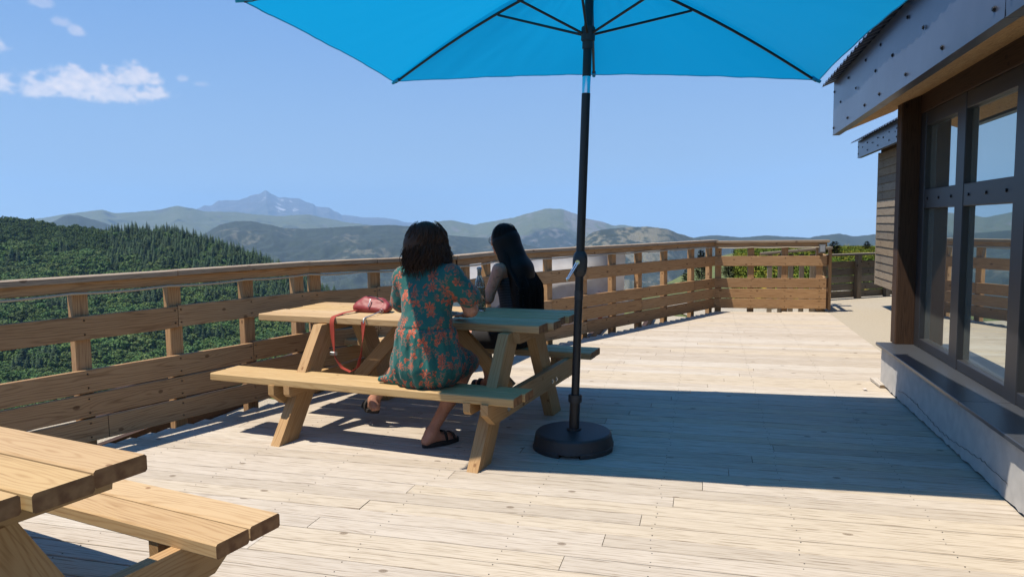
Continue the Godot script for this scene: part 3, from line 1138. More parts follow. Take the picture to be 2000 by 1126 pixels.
func railings() -> void:
	var A := Vector2(-3.867, -2.945)
	var B := Vector2(-1.737, -6.031)
	var C := Vector2(-0.56, -6.85)
	var D := Vector2(-0.22, -7.65)
	var E := Vector2(3.171, -11.239)
	var F := Vector2(4.809, -10.909)
	railing("long timber railing run beside the wooded hill, behind the red bag", A, B, [0.3, 1.25, 1.94, 2.57, 3.17, 3.66], [[2.05], [1.25], [3.17], [2.57]])
	railing("railing run joining the long run behind the picnic table with the seated women", B, C, [0.07, 0.62, 1.36], [[0.62], [], [0.62], [0.62]])
	railing("short railing run turning behind the seated woman with long black hair", C, D, [0.28, 0.78], [[], [], [], []])
	railing("railing run with the white sheet hung on its outer side", D, E, [0.46, 0.95, 1.62, 2.24, 2.85, 3.51, 4.28, 4.84], [[1.62], [2.85], [0.95, 4.28], [1.62]])
	railing("sunlit end run of the railing by the gravel landing", E, F, [0.08, 0.57, 1.07, 1.57], [[], [], [], []], "fence", 1.10)
	var up := func(v: Vector2, dd: Vector2, y: float) -> Vector3:
		var nn := Vector2(-dd.y, dd.x) * 0.055
		return Vector3(v.x + nn.x, y, v.y + nn.y)
	var pts := []
	for seg in [[A, B, 6], [B, C, 3], [C, D, 1], [D, E, 7]]:
		var dd: Vector2 = (seg[1] - seg[0]).normalized()
		for k in int(seg[2]):
			pts.append(up.call(seg[0].lerp(seg[1], float(k) / seg[2]), dd, 1.008))
	pts.append(up.call(E, (E - D).normalized(), 1.008))
	cable("pale cable strung under the handrail of the terrace railing", pts)
	pts = []
	for k in 4:
		pts.append(up.call(E.lerp(F, 0.03 + 0.94 * k / 3.0), (F - E).normalized(), 0.995))
	cable("pale cable under the handrail of the sunlit end run", pts)
	# small lamp on the last post
	var xf := Transform3D(Basis(Vector3(0.98, 0, 0.198), Vector3.UP, Vector3(-0.198, 0, 0.98)), Vector3(4.72, 0.90, -10.86))
	var lamp := thing("post_lamp", "small grey box lamp on the end post of the railing", "lamp", xf)
	var b := MB.new()
	b.box(Vector3(-0.045, 0, -0.03), Vector3(0.045, 0.13, 0.03), 0.008)
	part(lamp, "housing", b.put(), M.lamp_grey)
	b = MB.new()
	b.box(Vector3(-0.034, 0.02, 0.031), Vector3(0.034, 0.11, 0.038), 0.002)
	part(lamp, "lens", b.put(), M.lamp_face)
	# stack of boards at the end of the run: a folded gate seen edge on
	var gate := thing("gate", "narrow folded timber gate at the end of the sunlit railing", "gate", Transform3D(Basis(Vector3(0.257, 0, -0.966), Vector3.UP, Vector3(0.966, 0, 0.257)), Vector3(4.84, 0, -10.93)))
	for y: float in [0.12, 0.28, 0.44, 0.79]:
		plank(gate, "board", Vector3(0.0, y, 0), Vector3(1.0, y, 0), Vector3(0, 0, 1), 0.027, 0.148, "fence")
	for x: float in [0.06, 0.92]:
		plank(gate, "upright", Vector3(x, 0.02, 0.04), Vector3(x, 0.95, 0.04), Vector3(0, 0, 1), 0.045, 0.07, "fence")
	# a lower balustrade behind it
	var bal := thing("balustrade", "weathered stair balustrade of close upright posts behind the sunlit railing", "balustrade", Transform3D(Basis(Vector3(0.98, 0, 0.198), Vector3.UP, Vector3(-0.198, 0, 0.98)), Vector3(4.25, -0.15, -11.75)))
	for k in 6:
		plank(bal, "upright", Vector3(k * 0.165, 0.0, 0), Vector3(k * 0.165, 1.0, 0), Vector3(0, 0, 1), 0.05, 0.075, "grey")
	plank(bal, "handrail", Vector3(-0.15, 1.03 - 0.02, 0.0), Vector3(0.95, 1.10, 0.0), Vector3.UP, 0.04, 0.14, "grey")
	# grey far fence
	far_fence()
	# white sheet outside the run D-E
	var dd := (E - D).normalized()
	var out := Vector2(dd.y, -dd.x)
	var sheet := MB.new()
	var rows := []
	for j in 15:
		var row := PackedVector3Array()
		for k in 49:
			var u := k / 48.0
			var v := j / 14.0
			var top := 1.05 - 0.06 * sin(PI * clampf(u * 1.25, 0, 1)) + 0.02 * smoothstep(0.62, 1.0, u)
			var y := lerpf(0.02, top, v)
			var bow := 0.02 * sin(u * 14.0) * (0.4 + 0.6 * (1.0 - v)) + 0.012 * sin(u * 31.0 + v * 5.0) + 0.08 * v * (1.0 - smoothstep(0.5, 0.8, u)) * sin(PI * v)
			row.append(Vector3(u * 2.75 - 0.05, y, -0.12 - absf(bow) - 0.42 * smoothstep(0.62, 1.0, v) * (1.0 - smoothstep(0.45, 0.95, u))))
		rows.append(row)
	sheet.grid(rows)
	for i in sheet.uv.size():
		sheet.uv[i].y = 1.0 - sheet.uv[i].y
	var o := part(self, "banner", sheet.put(), M.tarp, Transform3D(Basis(Vector3(dd.x, 0, dd.y), Vector3.UP, Vector3(-dd.y, 0, dd.x)), Vector3(D.x, 0, D.y)))
	tag(o, "sagging white sheet with faded pinkish print hung outside the railing", "banner")

func far_fence() -> void:
	var p := Vector2(5.35, -12.5)
	var q := Vector2(8.6, -13.75)
	var d := (q - p).normalized()
	var l := p.distance_to(q)
	var t := thing("board_fence", "grey weathered board fence at the edge of the flowery meadow", "fence", Transform3D(Basis(Vector3(d.x, 0, d.y), Vector3.UP, Vector3(-d.y, 0, d.x)), Vector3(p.x, 0, p.y)))
	var xs := [0.05, 0.92, 1.62, 2.35, 3.1]
	for x in xs:
		plank(t, "post", Vector3(x, -0.16, 0.03), Vector3(x, 0.76, 0.03), Vector3(0, 0, 1), 0.08, 0.10, "grey")
	for y: float in [0.07, 0.20, 0.335, 0.47, 0.60]:
		for k in 2:
			plank(t, "board", Vector3(-0.1 if k == 0 else 1.622, y, -0.03), Vector3(1.618 if k == 0 else l, y + rng.randf_range(-0.01, 0.01), -0.03), Vector3(0, 0, 1), 0.027, 0.122, "grey")
	for k in 2:
		plank(t, "handrail", Vector3(-0.1 if k == 0 else 1.622, 0.78, 0.0), Vector3(1.618 if k == 0 else l, 0.78, 0.0), Vector3.UP, 0.035, 0.14, "grey")

# ------------------------------------------------------------------ building
func building() -> void:
	var t := thing("terrace_building", "low timber building with grey window wall, concrete base and metal eaves", "building", wall_frame())
	var S0 := -0.10
	var S1 := 5.6
	# concrete base with a ragged lower edge
	var b := MB.new()
	var rows := []
	var nz := fnoise(301, 3.0, 4)
	for j in 7:
		var row := PackedVector3Array()
		for k in 150:
			var x := lerpf(S0 + 0.05, S1, k / 149.0)
			var y := lerpf(0.012 + 0.022 * absf(nz.get_noise_2d(x * 2.0, 1.0)) + 0.012 * nz.get_noise_2d(x * 9.0, 4.0), 0.335, j / 6.0)
			row.append(Vector3(x, y, 0.004 * nz.get_noise_2d(x * 3.0, y * 9.0)))
		rows.append(row)
	b.grid(rows)
	b.quad(Vector3(S0 + 0.05, 0, 0), Vector3(S0 + 0.05, 0.335, 0), Vector3(S0 + 0.05, 0.335, -0.5), Vector3(S0 + 0.05, 0, -0.5), Vector3(1, 0.1, -0.2))
	b.quad(Vector3(S0 + 0.05, 0.335, 0), Vector3(S1, 0.335, 0), Vector3(S1, 0.335, -0.3), Vector3(S0 + 0.05, 0.335, -0.3), Vector3(1, 0.1, -0.2))
	var base := part(t, "base_wall", b.put(), M.concrete)
	tag(base, "cracked pale concrete base wall")
	b = MB.new()
	b.box(Vector3(S0 + 0.12, 0.0, -0.3), Vector3(S1, 0.06, -0.03))
	part(t, "footing", b.put(), M.beam[1])
	# hairline crack
	b = MB.new()
	var cp := PackedVector3Array()
	var cr := PackedFloat32Array()
	for k in 70:
		cp.append(Vector3(0.55 + k * 0.03, 0.085 + 0.02 * nz.get_noise_1d(k * 0.9) + 0.02 * sin(k * 0.13), 0.0042))
		cr.append(0.0012 + 0.001 * absf(nz.get_noise_1d(k * 2.0 + 40.0)))
	b.tube(cp, cr, 4)
	part(base, "crack", b.put(), M.screw)
	# sill: separate lengths
	for k in 3:
		b = MB.new()
		var x0: float = [-0.06, 2.02, 4.02][k]
		var x1: float = [2.014, 4.014, S1][k]
		b.box(Vector3(x0, 0.337, -0.235), Vector3(x1, 0.362, 0.045), 0.003)
		part(t, "sill", b.put(), M.sill)
	# window wall: uprights, rails, panes
	var cols := [0.17, 0.91, 1.075, 1.895, 2.06, 2.88, 3.04, 3.86, 4.02, 4.84, 5.0, 5.6]
	var z0 := -0.30
	var z1 := -0.22
	var bar := func(called: String, lo: Vector3, hi: Vector3) -> void:
		var m := MB.new()
		var sz := hi - lo
		if sz.y > sz.x:
			m.beam((lo + hi) * 0.5, Basis(Vector3.UP, Vector3.LEFT, Vector3.BACK), sz.y, sz.x, sz.z, 0.004)
		else:
			m.beam((lo + hi) * 0.5, Basis(), sz.x, sz.y, sz.z, 0.004)
		part(t, called, m.put(), M.frame)
	bar.call("mullion", Vector3(0.03, 0.363, z0), Vector3(0.17, 2.235, z1))
	for k in 5:
		bar.call("mullion", Vector3(cols[k * 2 + 1], 0.363, z0), Vector3(cols[k * 2 + 2], 2.235, z1))
	for k in 6:
		var x0: float = cols[k * 2] + 0.001
		var x1: float = cols[k * 2 + 1] - 0.001
		bar.call("bottom_rail", Vector3(x0, 0.363, z0), Vector3(x1, 0.435, z1 - 0.004))
		bar.call("transom", Vector3(x0, 1.48, z0), Vector3(x1, 1.63, z1 - 0.004))
		bar.call("top_rail", Vector3(x0, 2.125, z0), Vector3(x1, 2.235, z1 - 0.004))
		for q: Array in [[0.435, 1.48], [1.63, 2.125]]:
			var g := MB.new()
			g.box(Vector3(x0 + 0.001, q[0] + 0.001, -0.266), Vector3(x1 - 0.001, q[1] - 0.001, -0.260))
			part(t, "pane", g.put(), M.glass)
		# bolts on the transom
		for bx: float in [0.12, 0.5, 0.88]:
			var s := MB.new()
			s.lathe(PackedVector2Array([Vector2(0.0, 0.0), Vector2(0.011, 0.0), Vector2(0.011, 0.006), Vector2(0.007, 0.009), Vector2(0, 0.009)]), 10)
			part(t, "bolt", s.put(), M.screw, Transform3D(Basis(Vector3.RIGHT, Vector3.BACK, Vector3.DOWN), Vector3(lerpf(x0, x1, bx), 1.555, z1 - 0.0035)))
	# corner post, header, wall end
	plank(t, "corner_post", Vector3(-0.05, 0.363, -0.155), Vector3(-0.05, 2.395, -0.155), Vector3(0, 0, 1), 0.15, 0.15, "beam", 0.008)
	plank(t, "header", Vector3(0.028, 2.318, -0.27), Vector3(S1, 2.318, -0.27), Vector3(0, 0, 1), 0.11, 0.16, "beam", 0.005)
	plank(t, "trim_board", Vector3(-0.165, 0.02, -0.20), Vector3(-0.165, 2.42, -0.20), Vector3(0, 0, 1), 0.05, 0.045, "grey")
	# end wall and back of the room (dark inside)
	var room := MB.new()
	room.box(Vector3(-0.14, 0.0, -4.2), Vector3(-0.06, 2.44, -0.236))
	room.box(Vector3(-0.055, 0.0, -4.2), Vector3(S1, 2.44, -4.1))
	room.box(Vector3(S1, 0.0, -4.2), Vector3(S1 + 0.1, 2.44, 0.0))
	room.box(Vector3(-0.055, 2.402, -4.095), Vector3(S1 - 0.002, 2.44, -0.34))
	part(t, "room_wall", room.put(), M.room)
	room = MB.new()
	room.box(Vector3(-0.055, 0.06, -4.095), Vector3(S1 - 0.002, 0.09, -0.31))
	part(t, "room_floor", room.put(), M.room_floor)
	eaves(t, -0.86, S1 + 0.1, 0.30, 2.195, 0.49, -0.22, 2.40, [0.99, 3.2])
	# wing further along, clad in boards and standing clear of the ground
	var w := thing("clad_wing", "grey timber-clad wing on short posts beyond the window building", "building", wall_frame() * Transform3D(Basis(), Vector3(-6.1, 0, -1.2)))
	var y := 0.36
	while y < 2.40:
		plank(w, "board", Vector3(0.0, y + 0.06, 0.0), Vector3(5.0, y + 0.06, 0.0), Vector3(0, 0.10, 1).normalized(), 0.02, 0.118, "grey", 0.002)
		y += 0.122
	b = MB.new()
	b.box(Vector3(0.02, 0.37, -3.5), Vector3(4.95, 2.5, -0.02))
	part(w, "wall_core", b.put(), M.beam[0])
	plank(w, "corner_board", Vector3(-0.02, 0.35, -0.015), Vector3(-0.02, 2.45, -0.015), Vector3(0, 0, 1), 0.05, 0.03, "grey")
	for x: float in [0.35, 2.6, 4.6]:
		plank(w, "post", Vector3(x, -0.012, -0.25), Vector3(x, 0.368, -0.25), Vector3(0, 0, 1), 0.1, 0.1, "grey")
	eaves(w, -0.25, 5.1, 0.27, 2.40, 0.27, -0.02, 2.52, [2.2])

# metal fascia, strand-board soffit and ridged roof sheet of an eave; all in the building's axes
func eaves(t: Node3D, s0: float, s1: float, o: float, y0: float, h: float, oi: float, yi: float, seams: Array) -> void:
	var cuts := [s0]
	for c in seams:
		cuts.append(c)
	cuts.append(s1)
	for k in cuts.size() - 1:
		var b := MB.new()
		var a: float = cuts[k]
		var e: float = cuts[k + 1] - 0.004
		var zz := o + (0.003 if k % 2 == 1 else 0.0)
		# sheet with a folded lower lip, very slightly dished
		var rows := []
		for j in 9:
			var row := PackedVector3Array()
			for i in 25:
				var u := i / 24.0
				var v := j / 8.0
				row.append(Vector3(lerpf(a, e, u), y0 + h * v, zz + 0.004 * sin(u * 9.0 + k) * sin(v * PI)))
			rows.append(row)
		b.grid(rows)
		b.box(Vector3(a, y0 - 0.004, zz - 0.06), Vector3(e, y0 - 0.001, zz + 0.002))
		var p := part(t, "fascia_panel", b.put(), M.sheet)
		var x := a + 0.06
		var n := 0
		while x < e:
			for yy: float in ([y0 + 0.06, y0 + h - 0.10] if n % 2 == 0 else [y0 + h * 0.5]):
				var s := MB.new()
				s.lathe(PackedVector2Array([Vector2(0.0, 0.0), Vector2(0.0135, 0.0), Vector2(0.0135, 0.003), Vector2(0.0085, 0.004), Vector2(0.0085, 0.009), Vector2(0, 0.009)]), 8)
				part(p, "screw", s.put(), M.screw, Transform3D(Basis(Vector3.RIGHT, Vector3.BACK, Vector3.DOWN), Vector3(x, yy, zz + 0.002)))
			x += 0.34
			n += 1
	# end plate of the eave
	var slope := (yi - y0) / (oi - o)
	var b2 := MB.new()
	b2.quad(Vector3(s0, y0, o), Vector3(s0, y0 + h, o), Vector3(s0, y0 + h + slope * (oi - 1.2 - o), oi - 1.2), Vector3(s0, y0 + slope * (oi - 1.2 - o), oi - 1.2), Vector3(s0 + 1, y0, o))
	part(t, "end_plate", b2.put(), M.sheet)
	# soffit
	b2 = MB.new()
	b2.beam(Vector3((s0 + s1) * 0.5, (y0 + yi) * 0.5 + 0.006, (o - 0.062 + oi) * 0.5), Basis(Vector3.RIGHT, Vector3(0, 1, -slope).normalized(), Vector3(0, slope, 1).normalized()), s1 - s0 - 0.01, 0.012, (o - 0.07 - oi) * sqrt(1.0 + slope * slope), 0.001)
	part(t, "soffit", b2.put(), M.soffit)
	b2 = MB.new()
	b2.beam(Vector3((s0 + s1) * 0.5, yi + 0.06, oi - 0.5), Basis(Vector3.RIGHT, Vector3(0, 1, -slope).normalized(), Vector3(0, slope, 1).normalized()), s1 - s0 - 0.02, 0.05, 1.0, 0.001)
	part(t, "soffit_inner", b2.put(), M.soffit)
	# ridged sheet
	var rows := []
	var xs := PackedFloat32Array()
	var hs := PackedFloat32Array()
	var x := s0 - 0.12
	while x < s1 + 0.1:
		for q: Array in [[0.0, 0.0], [0.05, 0.0], [0.065, 0.008], [0.085, 0.018], [0.105, 0.018], [0.125, 0.008]]:
			xs.append(x + q[0])
			hs.append(q[1])
		x += 0.15
	for j in 5:
		var zz := lerpf(o + 0.09, o - 4.8, j / 4.0)
		for lay in [0]:
			var row := PackedVector3Array()
			for i in xs.size():
				row.append(Vector3(xs[i], y0 + h + 0.012 + hs[i] + (zz - o) * slope, zz))
			rows.append(row)
	b2 = MB.new()
	for j in 4:
		for i in xs.size() - 1:
			b2.quad(rows[j][i], rows[j][i + 1], rows[j + 1][i + 1], rows[j + 1][i], rows[j][i] - Vector3(0, 5, 0))
	for i in xs.size() - 1:   # thickness at the eave
		b2.quad(rows[0][i], rows[0][i + 1], rows[0][i + 1] - Vector3(0, 0.006, 0), rows[0][i] - Vector3(0, 0.006, 0), rows[0][i] - Vector3(0, 0, 1))
	part(t, "roof_sheet", b2.put(), M.sheet)

# ------------------------------------------------------------------ picnic tables
# prism: outline in (z, y), from x0 to x1
func prism(poly: PackedVector2Array, x0: float, x1: float, along: Vector2) -> ArrayMesh:
	var b := MB.new()
	var c := Vector2.ZERO
	for p in poly:
		c += p / poly.size()
	var mid := Vector3((x0 + x1) * 0.5, c.y, c.x)
	var al := along.normalized()
	var ac := Vector2(-al.y, al.x)
	var u0 := rng.randf() * 2.0
	var v0 := rng.randf() * 0.6
	var uvf := func(p: Vector2, x: float) -> Vector2:
		return Vector2(u0 + p.dot(al) / 2.0, v0 + (p.dot(ac) + x) / 0.5)
	for k in poly.size():
		var p := poly[k]
		var q := poly[(k + 1) % poly.size()]
		b.quad(Vector3(x0, p.y, p.x), Vector3(x1, p.y, p.x), Vector3(x1, q.y, q.x), Vector3(x0, q.y, q.x), mid, uvf.call(p, x0), uvf.call(p, x1), uvf.call(q, x1), uvf.call(q, x0))
	var idx := Geometry2D.triangulate_polygon(poly)
	for x: float in [x0, x1]:
		for k in range(0, idx.size(), 3):
			var p := poly[idx[k]]
			var q := poly[idx[k + 1]]
			var r := poly[idx[k + 2]]
			b.tri(Vector3(x, p.y, p.x), Vector3(x, q.y, q.x), Vector3(x, r.y, r.x), mid, uvf.call(p, 0.0), uvf.call(q, 0.0), uvf.call(r, 0.0))
	return b.put()

func bolt_mesh() -> ArrayMesh:
	var s := MB.new()
	s.lathe(PackedVector2Array([Vector2(0.0, 0.0), Vector2(0.016, 0.0), Vector2(0.016, 0.003), Vector2(0.009, 0.003), Vector2(0.009, 0.010), Vector2(0, 0.010)]), 12)
	return s.put()

func make_table() -> Node3D:
	var t := thing("picnic_table", "", "picnic table", Transform3D(), "timber picnic tables with fixed benches")
	var h := 0.774
	for k in 5:
		var z := (k - 2) * 0.1675
		var e0 := rng.randf_range(-0.02, 0.02)
		plank(t, "tabletop_plank", Vector3(-1.12 + e0, h - 0.025 + rng.randf_range(-0.0015, 0.0015), z), Vector3(1.12 + rng.randf_range(-0.03, 0.02), h - 0.025 + rng.randf_range(-0.0015, 0.0015), z), Vector3.UP, 0.050, 0.155, "table", 0.006)
	for side: float in [-1.0, 1.0]:
		for k in 2:
			var z := side * (0.68 + k * 0.141)
			plank(t, "bench_plank", Vector3(-1.12 + rng.randf_range(-0.012, 0.012), 0.4025, z), Vector3(1.12 + rng.randf_range(-0.012, 0.012), 0.4025 + rng.randf_range(-0.001, 0.001), z), Vector3.UP, 0.050, 0.131, "table", 0.006)
	var lm: Array = M.leg
	for a: float in [-0.53, 0.88]:
		var sgn := -1.0 if a < 0.0 else 1.0
		# two splayed legs; z here points to the side of the near bench
		for lg: Array in [[0.38, 0.86], [-0.03, -0.43]]:
			var z1: float = lg[0]
			var z0: float = lg[1]
			var w := 0.078 * sqrt(1.0 + pow((z1 - z0) / 0.724, 2.0))
			part(t, "leg", prism(PackedVector2Array([Vector2(z0 - w, 0.0), Vector2(z0 + w, 0.0), Vector2(z1 + w, 0.724), Vector2(z1 - w, 0.724)]), a - 0.035, a + 0.035, Vector2(z1 - z0, 0.724)), lm[rng.randi() % 3])
		# cleat under the top, double seat beam with cut corners
		var xa := a + sgn * 0.036
		var xb := a + sgn * 0.081
		part(t, "cleat", prism(PackedVector2Array([Vector2(-0.40, 0.655), Vector2(0.40, 0.655), Vector2(0.41, 0.724), Vector2(-0.41, 0.724)]), minf(xa, xb), maxf(xa, xb), Vector2(1, 0)), lm[rng.randi() % 3])
		var bm := part(t, "seat_beam", prism(PackedVector2Array([Vector2(-0.74, 0.245), Vector2(0.80, 0.245), Vector2(0.90, 0.32), Vector2(0.90, 0.382), Vector2(-0.84, 0.382), Vector2(-0.84, 0.32)]), minf(xa, xb), maxf(xa, xb), Vector2(1, 0)), lm[rng.randi() % 3])
		for z: float in [0.53, 0.60, -0.20, -0.28]:
			part(bm, "bolt", bolt_mesh(), M.bolt, Transform3D(Basis(Vector3(0, 0, 1), Vector3(sgn, 0, 0), Vector3(0, sgn, 0)), Vector3(xb, 0.31 + (0.02 if z == 0.53 else -0.02), z)))
		var ya := a - sgn * 0.036
		var yb := a - sgn * 0.081
		for s: float in [-1.0, 1.0]:
			part(t, "seat_block", prism(PackedVector2Array([Vector2(s * 0.62, 0.31), Vector2(s * 0.87, 0.31), Vector2(s * 0.89, 0.33), Vector2(s * 0.89, 0.382), Vector2(s * 0.62, 0.382)]), minf(ya, yb), maxf(ya, yb), Vector2(1, 0)), lm[rng.randi() % 3])
		# brace from the beam up to the middle of the top
		var p := Vector3(a - sgn * 0.10, 0.30, 0.14)
		var q := Vector3(a - sgn * 0.50, 0.70, 0.14)
		plank(t, "brace", p, q, Vector3(0, 0, 1), 0.045, 0.095, "leg")
	plank(t, "middle_cleat", Vector3(0.16, 0.70, -0.38), Vector3(0.16, 0.70, 0.38), Vector3.UP, 0.055, 0.07, "leg")
	return t

func table_frame() -> Transform3D:
	return Transform3D(Basis(Vector3.UP, -0.396), Vector3(-0.687, 0, -5.173))

func picnic_tables() -> void:
	var t := make_table()
	t.transform = table_frame()
	t.set_meta("label", "picnic table where the two women sit, with the red bag and bottle on it")
	var c: Node3D = t.duplicate()
	c.name = numbered("picnic_table")
	add_child(c)
	c.transform = Transform3D(Basis(Vector3.UP, -0.46), Vector3(-2.205, 0, -2.08))
	c.set_meta("label", "empty picnic table close to the long railing, with nothing on it")

# ------------------------------------------------------------------ umbrella
func umbrella() -> void:
	var at := Vector3(0.373, 0, -4.402)
	var t := thing("parasol", "large blue rectangular parasol on a dark pole with a round black base", "parasol", Transform3D(Basis(), at))
	# base: weighted disc with a bevelled skirt standing on four feet
	var b := MB.new()
	b.lathe(PackedVector2Array([Vector2(0.0, 0.018), Vector2(0.243, 0.018), Vector2(0.252, 0.022), Vector2(0.238, 0.092), Vector2(0.229, 0.102), Vector2(0.222, 0.104), Vector2(0.0, 0.112)]), 64)
	var base := part(t, "base", b.put(), M.black_plastic)
	for k in 4:
		b = MB.new()
		var rows := []
		for j in 3:
			var row := PackedVector3Array()
			for i in 13:
				var an := TAU * (k / 4.0 + 0.07 + 0.17 * i / 12.0)
				var r: float = [0.25, 0.257, 0.256][j]
				row.append(Vector3(cos(an) * r, [0.03, 0.026, 0.0][j], sin(an) * r))
			rows.append(row)
		b.grid(rows)
		var inner := []
		for j in 2:
			var row := PackedVector3Array()
			for i in 13:
				var an := TAU * (k / 4.0 + 0.07 + 0.17 * i / 12.0)
				row.append(Vector3(cos(an) * [0.256, 0.2][j], 0.0, sin(an) * [0.256, 0.2][j]))
			inner.append(row)
		b.grid(inner)
		part(base, "foot", b.put(), M.black_plastic)
	var top := Vector3(0.127, 3.0, -0.018)        # the pole leans a little
	var pol := func(y: float) -> Vector3:
		return top * (y / 3.0)
	var tubep := func(called: String, y0: float, y1: float, r: float, m: Material, bev := 0.003) -> MeshInstance3D:
		var mb := MB.new()
		var pp := PackedVector3Array([pol.call(y0), pol.call(y0 + bev), pol.call(y1 - bev), pol.call(y1)])
		mb.tube(pp, PackedFloat32Array([r - bev, r, r, r - bev]), 28)
		return part(t, called, mb.put(), m)
	tubep.call("flange", 0.108, 0.122, 0.046, M.black_plastic)
	tubep.call("socket", 0.11, 0.30, 0.0325, M.black_metal)
	tubep.call("clamp_collar", 0.285, 0.335, 0.043, M.black_plastic, 0.006)
	tubep.call("lower_pole", 0.3, 1.18, 0.0255, M.black_metal)
	tubep.call("pole_sleeve", 0.93, 0.99, 0.0275, M.black_plastic)
	tubep.call("upper_pole", 1.1, 2.185, 0.0265, M.black_metal)
	tubep.call("tilt_joint", 2.18, 2.285, 0.0255, M.chrome)
	tubep.call("top_pole", 2.28, 2.96, 0.0265, M.black_metal)
	# crank housing and handle
	b = MB.new()
	var prof := PackedVector2Array()
	for k in 24:
		var an := TAU * k / 24.0
		var q := Vector2(cos(an), sin(an))
		prof.append(Vector2(signf(q.x) * pow(absf(q.x), 0.6) * 0.045, signf(q.y) * pow(absf(q.y), 0.6) * 0.046))
	var rows := []
	for j in 9:
		var v := j / 8.0
		var sc: float = [0.62, 0.86, 0.97, 1.0, 1.0, 1.0, 0.97, 0.86, 0.62][j]
		var row := PackedVector3Array()
		for k in 25:
			var q := prof[k % 24]
			row.append(pol.call(1.075 + 0.155 * v) + Vector3(q.x * sc, 0, q.y * sc))
		rows.append(row)
	b.grid(rows)
	var house := part(t, "crank_housing", b.put(), M.black_plastic)
	for q: Vector2 in [Vector2(0.028, 0.045), Vector2(-0.026, -0.042), Vector2(0.028, -0.042)]:
		var s := MB.new()
		s.lathe(PackedVector2Array([Vector2(0, 0), Vector2(0.005, 0), Vector2(0.005, 0.003), Vector2(0, 0.003)]), 8)
		part(house, "screw", s.put(), M.screw, Transform3D(Basis(Vector3.RIGHT, Vector3.BACK, Vector3.DOWN), pol.call(1.152 + q.y) + Vector3(q.x, 0, 0.044)))
	b = MB.new()
	var hub: Vector3 = pol.call(1.165) + Vector3(-0.022, 0, 0.046)
	b.tube(PackedVector3Array([hub, hub + Vector3(0, 0, 0.02)]), PackedFloat32Array([0.014, 0.014]), 16)
	for s: float in [-1.0, 1.0]:
		b.tube(PackedVector3Array([hub + Vector3(0.007 * s, 0, 0.018), hub + Vector3(-0.06 + 0.005 * s, -0.098, 0.026)]), PackedFloat32Array([0.0045, 0.0035]), 8)
	b.tube(PackedVector3Array([hub + Vector3(-0.063, -0.1, 0.02), hub + Vector3(-0.066, -0.104, 0.06)]), PackedFloat32Array([0.009, 0.008]), 12)
	part(t, "crank_handle", b.put(), M.chrome)
	# runner and crown
	tubep.call("runner", 2.49, 2.575, 0.042, M.black_plastic, 0.006)
	tubep.call("runner_sleeve", 2.445, 2.49, 0.033, M.black_plastic)
	tubep.call("crown", 2.90, 2.97, 0.05, M.black_plastic, 0.008)
	# ribs, struts, cloth
	var tips := [Vector3(-1.348, 2.535, -3.679), Vector3(-0.915, 2.535, -5.792), Vector3(0.636, 2.505, -5.474), Vector3(2.188, 2.378, -5.156), Vector3(1.754, 2.375, -3.043), Vector3(0.203, 2.49, -3.361)]
	var apex: Vector3 = pol.call(2.985)
	var crown: Vector3 = pol.call(2.95)
	var run: Vector3 = pol.call(2.535)
	for k in 6:
		var tip: Vector3 = tips[k] - at
		var rib := func(f: float) -> Vector3:
			return crown.lerp(tip, f) + Vector3(0, 0.05 * sin(PI * f) - 0.012, 0)
		b = MB.new()
		var pp := PackedVector3Array()
		var rr := PackedFloat32Array()
		for i in 13:
			pp.append(rib.call(0.02 + 0.965 * i / 12.0))
			rr.append(0.0095)
		b.tube(pp, rr, 8)
		var ro := part(t, "rib", b.put(), M.black_metal)
		b = MB.new()
		var out := (tip - crown) * Vector3(1, 0, 1)
		b.tube(PackedVector3Array([run + out.normalized() * 0.04, rib.call(0.40) + Vector3(0, -0.012, 0)]), PackedFloat32Array([0.008, 0.008]), 8)
		part(t, "strut", b.put(), M.black_metal)
		b = MB.new()
		b.tube(PackedVector3Array([rib.call(0.965) + Vector3(0, 0.004, 0), tip + (tip - crown).normalized() * 0.012]), PackedFloat32Array([0.016, 0.013]), 10)
		part(ro, "rib_pocket", b.put(), M.cloth_edge)
	var creases := fnoise(611, 1.0, 3)
	for k in 6:
		var p0: Vector3 = tips[k] - at
		var p1: Vector3 = tips[(k + 1) % 6] - at
		rows = []
		for j in 15:
			var f := j / 14.0
			var row := PackedVector3Array()
			for i in 41:
				var u := i / 40.0
				var bow := 4.0 * u * (1.0 - u)
				var e := p0.lerp(p1, u)
				var g := f * (1.0 - 0.012 * bow * f * f)
				row.append(apex.lerp(e, g) + Vector3(0, 0.05 * sin(PI * f) * (1.0 - 0.35 * bow) - 0.02 * bow * f * (1.0 - f) * 4.0 + 0.006 + 0.006 * creases.get_noise_2d((u + k) * 5.0, f * 1.6), 0))
			rows.append(row)
		b = MB.new()
		b.grid(rows)
		var pn := part(t, "canopy_panel", b.put(), M.cloth)
		b = MB.new()
		var hem := PackedVector3Array()
		var hr := PackedFloat32Array()
		for q in rows[14]:
			hem.append(q)
			hr.append(0.0035)
		b.tube(hem, hr, 6)
		part(pn, "hem", b.put(), M.cloth_edge)

